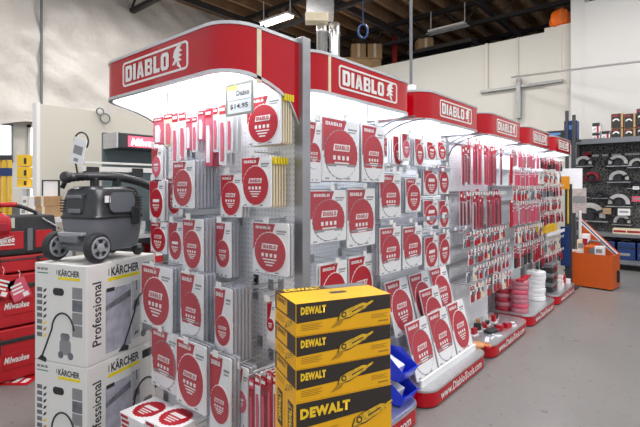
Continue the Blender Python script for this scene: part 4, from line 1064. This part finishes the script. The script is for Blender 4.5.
for x in (-.25, .25): MB().box(x - .04, x + .04, .02, .4, 0, .03).build('foot', BLACKPL, t)
# tote bag
t = thing('tote_bag', 'black tool tote bag with red panels and white logo on red cases', 'bag', (CXP + .01, 1.17, 1.012), math.pi / 2)
W = .62
b = MB(); b.loft([[(x, y, z) for x, y, z in ((-W / 2 * s, -.01 + i0, zz), (W / 2 * s, -.01 + i0, zz), (W / 2 * s, .32 - i0, zz), (-W / 2 * s, .32 - i0, zz))] for s, i0, zz in ((.98, .01, 0), (1.0, 0, .03), (1.0, 0, .18), (.97, .02, .31))]); b.build('bag_body', BAGBLK, t, bevel=.012)
MB().box(-W * .46, W * .10, -.016, -.006, .05, .19).build('red_panel', MRED, t, bevel=.003)
MB().box(W * .24, W * .44, -.016, -.006, .05, .19).build('red_panel', MRED, t, bevel=.003)
MB().box(W * .145, W * .205, -.017, -.006, .03, .21).build('webbing_strap', GREYPL, t)
b = MB(); b.prism([(-.16, .09), (-.05, .125), (-.09, .125), (.0, .16), (-.13, .13), (-.09, .125), (-.19, .10)], -.0185, -.016); b.box(-.10, .0, -.0185, -.016, .085, .095); b.build('logo', WHITE, t)
text('Milwaukee', WHITE, t, -.11, -.0187, .12, .22, .05, bold=.02, roll=-.12, shear=.3)
b = MB(); b.tube([(-.2, .15, .30)] + [(-.2 + .4 * k / 10, .15, .33 + .07 * math.sin(math.pi * k / 10) + .0) for k in range(11)] + [(.2, .15, .30)], .016, 8); b.build('carry_handle', BAGBLK, t, smooth=True)
MB().tube([(-.06 + .12 * k / 4, .15, .40) for k in range(5)], .021, 8).build('handle_grip', MRED, t, smooth=True)
MB().box(-.10, .0, -.02, -.014, .22, .30).build('price_card', mat('pale green card', (.55, .66, .58), .5, noise=.05), t)
for k in range(4):
    b = MB(); b.tube([(.2 + .03 * k, -.012, .29 - .02 * k), (.22 + .03 * k, -.03, .27 - .02 * k), (.24 + .03 * k, -.012, .25 - .02 * k)], .006, 6); b.build('clip', STEEL, t, smooth=True)
# red power tool poking out of the bag
t = thing('red_bag', 'small red pouch hung on the tote bag at the left edge', 'bag', (CXP + .10, 1.05, 1.19), math.pi / 2)
b = MB(); b.loft([rr3(0, 0, .12, .05, .02, 0), rr3(0, 0, .15, .09, .03, .05), rr3(.0, 0, .14, .08, .03, .13), rr3(-.02, 0, .07, .05, .02, .17)]); b.build('pouch', MRED, t, smooth=True)
MB().box(-.04, .04, -.055, -.04, .03, .09).build('pocket', REDD, t, bevel=.005)
MB().tube([(-.04, 0, .165), (-.02, 0, .2), (.02, 0, .16)], .006, 6).build('loop', INK, t)
# tags hanging from the cases
for i, (px, py, r) in enumerate(((19, 289, -.35), (3, 286, .4))):
    Y, z = onX(px, CXP + .04)
    t = thing('hang_tag', 'white and red hang tag dangling on red cases, ' + ('right' if i == 0 else 'left edge'), 'tag', (CXP + .04, Y, hz(py, z)), math.pi / 2, 'hang tags')
    R = Matrix.Rotation(r, 3, 'Y'); pv = (0, 0, 0)
    MB().box(-.065, .065, -.002, 0, -.085, .085, rot=R, piv=pv).build('card', PINK if i == 0 else MRED, t)
    for k in range(3): MB().box(-.05, .03, -.003, -.002, .03 - .03 * k, .045 - .03 * k, rot=R, piv=pv).build('print', WHITE, t)
    MB().box(.01, .05, -.003, -.002, -.075, -.04, rot=R, piv=pv).build('barcode', WHITE, t)
    MB().tube([(0, -.001, .08), (.01, .01, .13), (.0, .02, .15)], .002, 4).build('string', WHITE, t)
# leaflet on floor
q = floor_at(17, 379)
t = thing('leaflet', 'red and white leaflet lying on the concrete floor', 'leaflet', (q[0], q[1], .001), .7)
MB().box(-.16, .16, -.12, .12, 0, .003).build('sheet', MRED, t)
for k in range(4): MB().box(-.13 + .07 * k, -.09 + .07 * k, -.08, .06 - .02 * k, .003, .0036).build('print', WHITE, t)

# ------------------------------------------------------------------ goods behind, left
for i, px in enumerate((2, 8)):
    z = 6.4; q = at(px, 205, z); w = .055
    t = thing('spirit_level', 'yellow spirit level standing in a rack at the left edge, ' + ('left' if i == 0 else 'right'), 'level', (q[0], q[1], .35), TH, 'yellow levels')
    for s in (-1, 1): MB().box(s * .03 - .012, s * .03 + .012, -.02, .02, 0, hz(160, z) - .35).build('rail', YELM, t)
    MB().box(-.045, .045, -.022, .022, hz(160, z) - .35, hz(155, z) - .35).build('end_cap', BLACKPL, t)
    MB().box(-.045, .045, -.024, .024, hz(176, z) - .35, hz(168, z) - .35).build('vial_block', NAVY, t)
q = at(8, 220, 6.4)
t = thing('level_rack', 'grey floor rack holding the yellow levels', 'rack', (q[0], q[1], 0), TH)
MB().box(-.4, .35, -.15, .3, .0, .35).build('tray', GREYPL, t, bevel=.01); MB().box(-.4, .35, .27, .3, .35, 1.3).build('back_panel', GREYPL, t)
for i, (x0, x1, y0, y1) in enumerate(((21, 31, 155, 166.5), (21, 31, 167, 178), (21, 31, 178.5, 187))):
    z = 7.2; q = at((x0 + x1) / 2, y1, z); w = (x1 - x0) / FPX * z; hh = (y1 - y0) / FPX * z
    t = thing('yellow_box', ['topmost', 'middle', 'lowest'][i] + ' yellow tool box in a column by the window', 'box', q, TH, 'yellow boxes by the window')
    MB().box(-w / 2, w / 2, -.1, .1, 0, hh - .002).build('body', YELM, t, bevel=.005); MB().box(w * .2, w * .45, -.103, -.1, hh * .2, hh * .7).build('print', DBLK, t)
q = at(26, 187, 7.2)
t = thing('merchandise_stand', 'white stand under the yellow tool boxes', 'stand', (q[0], q[1], 0), TH)
MB().box(-.14, .28, -.14, .14, q[2] - .03, q[2]).build('shelf', CARD, t); MB().box(-.03, .03, -.03, .03, .03, q[2] - .03).build('post', ALU, t); MB().box(-.2, .2, -.2, .2, 0, .03).build('foot', ALU, t)
MB().box(.2, .22, -.02, .02, q[2] - .02, hz(155, 7.2)).build('side_rod', DSHADE, t)
for i, (x0, x1, y0, y1) in enumerate(((28, 40, 196, 205), (40, 56, 196, 206), (26, 41, 205, 216), (41, 57, 206, 217))):
    z = 4.9; q = at((x0 + x1) / 2, y1, z); w = (x1 - x0) / FPX * z; hh = (y1 - y0) / FPX * z
    t = thing('shipping_carton', ['pale carton upper left', 'brown carton upper right', 'pale carton lower left', 'brown carton lower right'][i] + ' in the pile left of the vacuum', 'box', q, TH, 'cartons behind the vacuum')
    MB().box(-w / 2, w / 2, -.1, .12, 0, hh - .002).build('body', BROWN if i % 2 else CARD, t, bevel=.003); MB().box(-w * .08, w * .08, -.102, .12, 0, hh).build('tape', CREAM, t); MB().box(-w * .4, -w * .15, -.102, -.1, hh * .3, hh * .6).build('print', GINK, t)
q = at(42, 217, 4.9)
t = thing('work_table', 'table carrying cartons and black framed sign behind the vacuum', 'table', (q[0], q[1], 0), TH)
MB().box(-.35, .45, -.2, .3, q[2] - .04, q[2]).build('tabletop', CARD, t)
for x in (-.3, .4):
    for y in (-.15, .25): MB().box(x - .03, x + .03, y - .03, y + .03, 0, q[2] - .04).build('leg', ALU, t)
q = at(51, 200, 5.0)
t = thing('framed_notice', 'black framed paper notice on stand beside the vacuum hose', 'frame', (q[0], q[1], hz(217, 4.9)), TH)
zf = hz(199, 5.0) - hz(217, 4.9)
b = MB(); b.ring(rrect(.19, .21, .005, 1, 0, zf + .107), rrect(.165, .185, .004, 1, 0, zf + .107), -.012, .012); b.build('frame', INK, t)
MB().box(-.085, .085, -.006, .006, zf + .013, zf + .2).build('paper', CARD, t); MB().box(-.01, .01, -.01, .01, .01, zf + .01).build('stem', INK, t); MB().box(-.08, .08, -.06, .06, 0, .012).build('foot', INK, t)
# tool display behind the vacuum
DX = -5.2
Y0, z0 = onX(104, DX); Y1 = 3.5
t = thing('tool_display', 'dark tool display with lit red sign behind the vacuum cleaner', 'display', (DX, Y0, 0), math.pi / 2)
zt_, zb_ = hz(134, z0), hz(149, z0)
MB().box(0, Y1 - Y0, .02, .06, 0, zt_ + .02).build('back_panel', GREENG, t)
hd = MB().box(.02, Y1 - Y0, -.30, .02, zb_, zt_).build('header_box', DARKSH, t, bevel=.01)
MB().box(.0, .02, -.30, .02, zb_, zt_).build('end_cap', ALU, hd)
ya = onX(128, DX + .3)[0] - Y0
MB().box(ya, Y1 - Y0 - .02, -.306, -.30, zb_ + .02, zt_ - .03).build('sign_face', SIGNLIT, hd)
text('Milwaukee', SIGNWHT, hd, ya + .26, -.308, (zb_ + zt_) / 2 - .01, .46, .085, bold=.03, shear=.25)
for i, zz in enumerate((1.02, .62, .2)): 
    MB().box(0, Y1 - Y0, -.35, .02, zz - .04, zz).build('shelf', ALU, t)
# two mitre saws on the display
def mitre_saw(Y, z, lab):
    s = thing('mitre_saw', lab, 'saw', (DX + .12, Y, z), math.pi / 2, 'mitre saws behind the vacuum')
    MB().lathe([(.15, .002), (.15, .05), (.12, .06)], (0, -.02, 0), n=20).build('turntable', SAWG, s); MB().box(-.22, .22, .06, .09, .03, .13).build('fence', ALU, s)
    MB().lathe([(.13, -.01), (.13, .01)], (0.0, 0, .24), 'x', 24).build('blade', ALU, s)
    b = MB(); b.prism([(.15 * math.cos(a), .24 + .15 * math.sin(a)) for a in [math.radians(-5 + 190 * k / 14) for k in range(15)]], -.03, .03, axis='x'); b.build('guard', BLACKPL, s)
    MB().tube([(0.03, .05, .3), (.12, .05, .33)], .055, 10).build('motor', REDD, s, smooth=True); MB().tube([(0, -.05, .38), (0, -.16, .40), (0, -.2, .34)], .018, 8).build('handle', BLACKPL, s, smooth=True)
    MB().tube([(-.03, .1, .06), (-.03, .14, .3)], .02, 8).build('arm', BLACKPL, s)
mitre_saw(Y0 + .25, 1.02, 'black mitre saw on the shelf under the lit red sign, left')
mitre_saw(Y0 + .78, 1.02, 'black mitre saw on the shelf under the lit red sign, right')
for i, Y in enumerate((Y0 + .2, Y0 + .62, Y0 + 1.0)):
    s = thing('boxed_tool', 'dark boxed tool on the lower shelf behind the vacuum, ' + ['left', 'middle', 'right'][i], 'box', (DX + .1, Y, .62), math.pi / 2, 'boxed tools behind the vacuum')
    MB().box(-.16, .16, -.14, .1, 0, .25).build('body', INK if i != 1 else MRED, s, bevel=.004); MB().box(-.12, .12, -.143, -.14, .12, .2).build('print', WHITE, s)
# long straight edge rails hung above
Ya, za = onX(82, -4.7); Yb = 3.1
t = thing('guide_rail', 'long silver straight edge guide lying across the tool display', 'rail', (-4.7, Ya, hz(171, za)), math.pi / 2)
MB().box(0, Yb - Ya, -.03, .05, .0, .05).build('lower_rail', CARTW, t); MB().box(.02, Yb - Ya, -.01, .05, .08, .10).build('upper_rail', CARTW, t)
for x in (.03, .5): MB().box(x, x + .12, -.05, .04, -.05, .045).build('clamp', INK, t, bevel=.006)
for x in (.1, .9): MB().box(x, x + .03, .0, .03, -hz(171, za), 0).build('support', DARKSH, t)
# cable rings on office wall
t = thing('cable_rings', 'two thin dark cable rings hung on office wall beside the end header', 'cable', (-5.98, onX(104, -5.98)[0], hz(124, onX(104, -5.98)[1])), math.pi / 2)
for (x, z, r) in ((-.055, .155, .045), (.01, .075, .062)):
    MB().tube([(x + r * math.cos(k * math.pi / 9), -.012, z + r * math.sin(k * math.pi / 9)) for k in range(19)], .009, 6, cap=False).build('ring', GREYPL, t, smooth=True)
MB().cyl((-.055, 0.0, .2), (-.055, -.03, .2), .008, n=6).build('hook', STEEL, t)

# ------------------------------------------------------------------ saw wall at the far right
SY = 10.35; 
XL, _ = onY(576, SY); XR = 2.6
t = thing('saw_rack', 'black steel rack with patterned saw panel and grey top shelf at far right', 'rack', (XL, SY, 0))
SW = XR - XL
ZS = hz(144, onY(590, SY)[1])
DIAM = mat('black tread pattern print', (.03, .03, .035), .5)
nt = DIAM.node_tree; tc = nt.nodes.new('ShaderNodeTexCoord'); vo_ = nt.nodes.new('ShaderNodeTexVoronoi'); vo_.inputs['Scale'].default_value = 20; vo_.feature = 'DISTANCE_TO_EDGE'
mp = nt.nodes.new('ShaderNodeMapRange'); mp.inputs['From Min'].default_value = .02; mp.inputs['From Max'].default_value = .12; mp.inputs['To Min'].default_value = .16; mp.inputs['To Max'].default_value = .02
nt.links.new(tc.outputs['Object'], vo_.inputs['Vector']); nt.links.new(vo_.outputs['Distance'], mp.inputs['Value']); nt.links.new(mp.outputs['Result'], nt.nodes['Principled BSDF'].inputs['Base Color'])
MB().box(0, SW, .25, .29, .15, ZS).build('saw_panel', DIAM, t)
MB().box(-.03, SW, -.35, .3, ZS, ZS + .05).build('top_shelf', DARKSH, t, bevel=.005)
MB().box(-.03, SW, -.36, -.35, ZS - .03, ZS + .07).build('shelf_lip', GREYPL, t)
MB().box(-.03, SW, -.25, .3, .62, .68).build('lower_shelf', GREYPL, t, bevel=.005); MB().box(-.03, SW, -.25, .3, .12, .2).build('bottom_shelf', GREYPL, t)
for x in (0, SW * .5, SW): MB().box(x - .03, x + .03, .18, .25, 0, ZS).build('post', DARKSH, t)
x = .16
for wl_ in (.2, .1, .16, .24, .2, .26):
    MB().box(x, x + wl_, .243, .25, ZS - .24, ZS - .20).build('slogan', mat('dim white print', (.6, .6, .6), .5, noise=.4, nscale=40), t); x += wl_ + .06
b = MB(); b.prism([(.04, ZS - .23), (.14, ZS - .12), (.26, ZS - .2), (.16, ZS - .32)], .243, .25); b.build('logo_mark', REDD, t)
def circ_saw(px, py, r, m, lab, flip=1):
    X, z = onY(px, SY + .15); Z = hz(py, z)
    s = thing('circular_saw', lab, 'saw', (X, SY + .17, Z), 0, 'circular saws on the wall')
    MB().prism(circ(r * .82, 22), .0, .006).build('blade', DARKSH, s)
    po = [(r * math.cos(a), r * math.sin(a)) for a in [math.radians(-8 + 196 * k / 16) for k in range(17)]]; pi = [(p[0] * .62, p[1] * .62) for p in po[::-1]]
    MB().prism(po + pi, -.05, .01).build('guard', m, s)
    MB().cyl((0, -.02, 0), (0, -.12, 0), r * .32, n=14).build('motor', BLACKPL, s, smooth=False)
    MB().tube([(flip * r * .3, -.07, r * .2), (flip * r * 1.05, -.07, r * .55), (flip * r * 1.25, -.07, -.1 * r)], r * .13, 7).build('handle', BLACKPL, s, smooth=True)
    MB().box(-r * 1.15, r * 1.15, -.09, .03, -r * .42, -r * .34).build('base_plate', ALU if m is not REDD else m, s)
    MB().cyl((0, 0, r * .5), (0, .08, r * .5), .012, n=6).build('wall_peg', STEEL, s)
saws = [(583.5, 163.5, .15, SAWG, 'pale guard circular saw beneath the red mark on the saw wall', 1), (618, 163, .16, SAWG, 'silver circular saw under the slogan in the top row', -1), (637, 165, .13, SAWG, 'silver circular saw at the right edge in the top row', 1),
    (592, 178, .13, REDD, 'red guard circular saw in the second row', -1), (619, 179, .165, SAWG, 'silver circular saw in the middle of the second row', 1), (581, 195, .14, BLACKPL, 'black circular saw behind the white sign', 1),
    (600, 196, .12, BLACKPL, 'small black circular saw in the third row', 1), (619, 203, .18, SAWG, 'wide grey circular saw above the white price card', -1), (622, 222, .14, SAWG, 'grey circular saw low on the wall above blue cases', 1), (636, 186, .12, BLACKPL, 'black circular saw at the right edge', -1), (590, 216, .27, SAWG, 'large silver guarded cut-off saw above the orange bin', 1)]
for a_ in saws: circ_saw(*a_)
for i, (px, py, w, h, m) in enumerate(((624, 212, .20, .13, CARD), (637, 199, .16, .1, PINK), (636, 188, .1, .06, CARD), (607, 211, .14, .12, BROWN))):
    X, z = onY(px, SY + .05)
    s = thing('price_card', ['white price card under the wide grey saw', 'pink and white card at the right edge of the saw wall', 'small white card by the right edge saw', 'brown carton card left of the white price card'][i], 'card', (X, SY + .05, hz(py, z)))
    MB().box(-w / 2, w / 2, -.01, 0, -h / 2, h / 2).build('card', m, s); MB().box(-w * .35, w * .35, -.012, -.01, -h * .1, h * .15).build('print', GINK, s); MB().cyl((0, 0, h * .3), (0, .2, h * .3), .006, n=5).build('peg', STEEL, s)
# blue cases on the lower shelf
for i, (px, m) in enumerate(((607, NAVY), (627, NAVY), (647, NAVY))):
    X, z = onY(px, SY - .1)
    s = thing('blue_tool_case', 'navy blue tool case under the saw wall, ' + ['left', 'middle', 'right edge'][i], 'tool case', (X, SY - .02, .2), 0, 'navy tool cases')
    MB().box(-.14, .14, -.2, .2, 0, .33).build('body', m, s, bevel=.015); MB().box(-.142, .142, -.205, .2, .22, .24).build('lid_seam', INK, s); MB().box(-.1, .06, -.204, -.2, .08, .13).build('badge', GINK, s); MB().tube([(-.07, -.19, .33), (-.06, -.19, .37), (.06, -.19, .37), (.07, -.19, .33)], .012, 6).build('handle', INK, s)
for i, px in enumerate((620, 634)):
    X, z = onY(px, SY - .1)
    s = thing('blade_carton', 'yellow and white boxed blade on the lower shelf, ' + ['left', 'right'][i], 'box', (X, SY - .05, .68), 0, 'boxed blades on the lower shelf')
    MB().box(-.11, .11, -.12, .12, 0, .1).build('carton', CREAM, s, bevel=.004); MB().box(-.1, .1, -.122, -.12, .03, .07).build('print', REDD, s)
# boxes on the top shelf
def shelf_box(px0, px1, py0, py1, lab, face, accent, side):
    f = SY - .25; Xa, za = onY(px0, f); Xb, zb2 = onY(px1, f); zz = ZS + .05 if py1 > 135 else None
    z1 = hz(py1, za) if zz is None else zz; h = hz(py0, za) - z1
    if h < .1: h = .2
    s = thing('boxed_saw', lab, 'box', ((Xa + Xb) / 2, f, z1), 0, 'boxed saws on the top shelf'); w = Xb - Xa
    MB().box(-w / 2, w / 2, 0, .25, .001, h - .001).build('carton', side, s, bevel=.003)
    if face is DBLK:
        MB().box(-w / 2 + .005, w / 2 - w * .18, -.002, 0, .006, h - .006).build('front_print', INK, s); po = [(-w * .08 + w * .3 * math.cos(a), h * .45 + w * .3 * math.sin(a)) for a in [math.radians(10 + 160 * k / 10) for k in range(11)]]; MB().prism(po + [(p[0] * .6 - w * .03, (p[1] - h * .45) * .55 + h * .45) for p in po[::-1]], -.004, -.001).build('saw_picture', WHITE, s); MB().box(-w * .4, w * .1, -.004, -.001, h * .8, h * .9).build('red_print', REDD, s)
    else:
        MB().box(-w / 2 + .004, w / 2 - .004, -.002, 0, h * .62, h - .004).build('front_print', INK, s); MB().box(w * .1, w * .35, -.002, 0, .004, h * .62).build('red_print', REDP, s); MB().prism([(-w * .35, h * .15), (-w * .05, h * .35), (w * .0, h * .5), (-w * .3, h * .3)], -.003, 0).build('tool_picture', GINK, s)
    return h
cols = [(611, 623, 'first'), (624, 635.5, 'second')]
for a0, a1, nm in cols:
    h1 = shelf_box(a0, a1, 129, 142, f'black and brown boxed saw in the {nm} column, bottom', DBLK, None, BROWN)
    shelf_box(a0, a1, 114, 128.3, f'black and brown boxed saw in the {nm} column, top', DBLK, None, BROWN)
shelf_box(636.5, 647, 126, 142, 'dark boxed saw at the right edge of the top shelf, lower', DBLK, None, INK); shelf_box(636.5, 647, 109, 125.5, 'dark boxed saw at the right edge of the top shelf, upper', DBLK, None, INK)
shelf_box(592, 600, 133, 142, 'white and red small boxed tool on the top shelf, lower left', WHITE, None, CARD); shelf_box(592, 600, 123, 132.6, 'white and red small boxed tool on the top shelf, upper left', WHITE, None, CARD); shelf_box(601.5, 610, 131, 142, 'white and red small boxed tool on the top shelf, right', WHITE, None, CARD)
# goods above the last header: dark boxes and two posts
for i, px in enumerate((567, 574)):
    X, z = onY(px, 9.4)
    s = thing('rack_upright', 'dark perforated rack upright beyond the last red header, ' + ('left' if i == 0 else 'right'), 'post', (X, 9.4, 0), 0, 'rack uprights beyond the last header')
    MB().box(-.025, .025, -.03, .03, 0.02, hz(111 if i == 0 else 115, z)).build('column', DARKSH, s); MB().box(-.05, .05, -.05, .05, 0, .02).build('foot', DARKSH, s)
X, z = onY(557, 9.4)
s = thing('rack_shelf', 'dark shelf between rack uprights beyond the last header', 'shelf', (X, 9.4, 0)); zsh = hz(139, z)
MB().box(-.5, .32, .05, .45, zsh - .04, zsh).build('plate', DARKSH, s); MB().box(-.45, -.4, .2, .25, 0, zsh - .04).build('leg', DARKSH, s); MB().box(.2, .25, .2, .25, 0, zsh - .04).build('leg', DARKSH, s)
for i, (px, w, h, m) in enumerate(((555, .36, .17, INK), (571, .22, .34, NAVY))):
    X, z = onY(px, 9.55); s = thing('tool_box', ['black tool box on the shelf above the last header', 'navy box behind the rack uprights'][i], 'box', (X, 9.6, zsh)); MB().box(-w / 2, w / 2, -.1, .1, 0, h).build('body', m, s, bevel=.01); MB().box(-w * .3, w * .3, -.103, -.1, h * .5, h * .75).build('print', mat('blue print', (.1, .25, .6), .5, noise=.1), s)
# white sign, orange tag and post beside last display
X, z = onY(570, 7.8); zt2, zb2 = hz(168.5, z), hz(184, z)
s = thing('sign_stand', 'plain white sign board with orange tag on a dark stand after the last display', 'sign', (X, 7.8, 0))
ww = 22 / FPX * z
MB().box(-ww / 2, ww / 2, -.02, 0, zb2, zt2).build('board', CARD, s); MB().box(ww * .1, ww * .5, -.022, -.002, zb2 - .07, zb2 + .02).build('lower_board', CARD, s)
MB().box(-ww * .42, ww * .0, -.03, -.02, zb2 - .08, zb2 + .12).build('orange_tag', mat('amber tag', (.85, .33, .01), .5, noise=.1), s)
MB().box(-.07, .02, 0, .06, .03, zb2 + .1).build('post', DARKSH, s); MB().box(-.14, .1, -.1, .14, 0, .03).build('foot', DARKSH, s)
MB().box(-.12, .0, -.06, .0, .35, .95).build('side_holder', NAVY, s)
MB().box(-.035, -.015, -.004, 0, 1.0, zb2).build('scale_strip', YELM, s)
# brochure holder
X, z = onY(578, 8.5)
s = thing('brochure_holder', 'clear brochure holder with pale leaflets behind the orange bin', 'holder', (X + .02, 8.5, .3), 0)
MB().box(-.1, .1, -.02, .02, hz(213, z) - .3, hz(188, z) - .3).build('leaflets', mat('pale leaflet print', (.55, .47, .46), .5, noise=.2, nscale=30), s); MB().box(-.09, .09, -.023, -.02, hz(203, z) - .3, hz(196, z) - .3).build('print', GINK, s); MB().box(-.02, .02, 0, .03, -.28, hz(200, z) - .3).build('stem', ALU, s); MB().box(-.1, .1, -.08, .08, -.3, -.28).build('foot', ALU, s)

# ------------------------------------------------------------------ orange display bin
qa = floor_at(571, 285.5); qb = floor_at(612, 291.5); qc = floor_at(622.5, 284.5)
va = Vector((qb[0] - qa[0], qb[1] - qa[1], 0)); ang = math.atan2(va.y, va.x); L = va.length
vd_ = (Vector((qc[0] - qb[0], qc[1] - qb[1], 0))).length
s = thing('orange_display_bin', 'orange steel display bin with sloped sides and printed rim', 'bin', (qa[0], qa[1], 0), ang)
zbk = hz(256, (FPX * EYE / (288 - HY))); zbk = .53; zhi = 1.08
D_ = min(vd_, .75); print('bin', L, vd_, zbk, ang)
D_ = .42
MB().box(0, L, 0, .015, 0.02, zbk).build('front_panel', ORANGE, s)
MB().prism([(0, .02), (L, .02), (L, zbk), (0, zhi)], D_ - .015, D_).build('back_panel', ORANGE, s)
MB().prism([(0, zhi - .10), (L, zbk - .10), (L, zbk - .02), (0, zhi - .02)], D_ - .02, D_ - .015).build('printed_rim', CARD, s)
MB().prism([(0.02, zhi - .085), (L, zbk - .085), (L, zbk - .06), (0.02, zhi - .06)], D_ - .023, D_ - .02).build('blue_stripe', NAVY, s)
MB().box(0, .015, .015, D_ - .015, .02, zbk).build('side_panel', ORANGE, s); MB().box(L - .015, L, .015, D_ - .015, .02, zbk).build('side_panel', ORANGE, s)
MB().box(.0, .03, D_ - .05, D_ - .02, zbk, zhi + .1).build('corner_post', CARD, s)
MB().box(.02, L - .02, .02, D_ - .02, .02, zbk - .08).build('inner_tray', INK, s)
for x in (.1, L - .1): MB().cyl((x - .02, .1, .02), (x + .02, .1, .02), .02, n=10).build('caster', RUBBER, s)
MB().box(L + .0, L + .03, .25, .3, .10, .28).build('latch', INK, s)
ca, sa = math.cos(ang), math.sin(ang)
def inb(x, y, z): return (qa[0] + ca * x - sa * y, qa[1] + sa * x + ca * y, z)
zt3 = zbk - .08
q = thing('chainsaw', 'orange and grey chainsaw lying in the orange display bin', 'chainsaw', inb(L * .5, .2, zt3), ang)
MB().box(-.14, .12, -.1, .1, .02, .2).build('housing', ORANGE, q, bevel=.03); MB().prism(rrect(.42, .09, .044, 4, -.3, .06), -.02, .0).build('guide_bar', CARD, q)
MB().tube([(-.1, 0, .2), (-.06, 0, .27), (.08, 0, .26), (.14, 0, .12)], .018, 8).build('handle', GREYPL, q, smooth=True)
MB().lathe([(.07, -.12), (.07, -.1), (.03, -.09)], (.02, 0, .11), 'y', 16).build('starter_cover', GREYPL, q)
for i, (x, m, w, h) in enumerate(((L * .12, CREAM, .12, .26), (L * .22, CARD, .1, .36), (L * .66, CARD, .12, .2))):
    q = thing('boxed_chain', ['cream boxed part standing in the orange bin', 'tall white boxed part standing in the orange bin', 'white boxed part at the right in the orange bin'][i], 'box', inb(x, .3 if i < 2 else .12, zt3), ang)
    MB().box(-w / 2, w / 2, -.05, .05, 0, h).build('carton', m, q, bevel=.003); MB().box(-w * .35, w * .35, -.053, -.05, h * .5, h * .8).build('print', REDD if i == 1 else GINK, q)
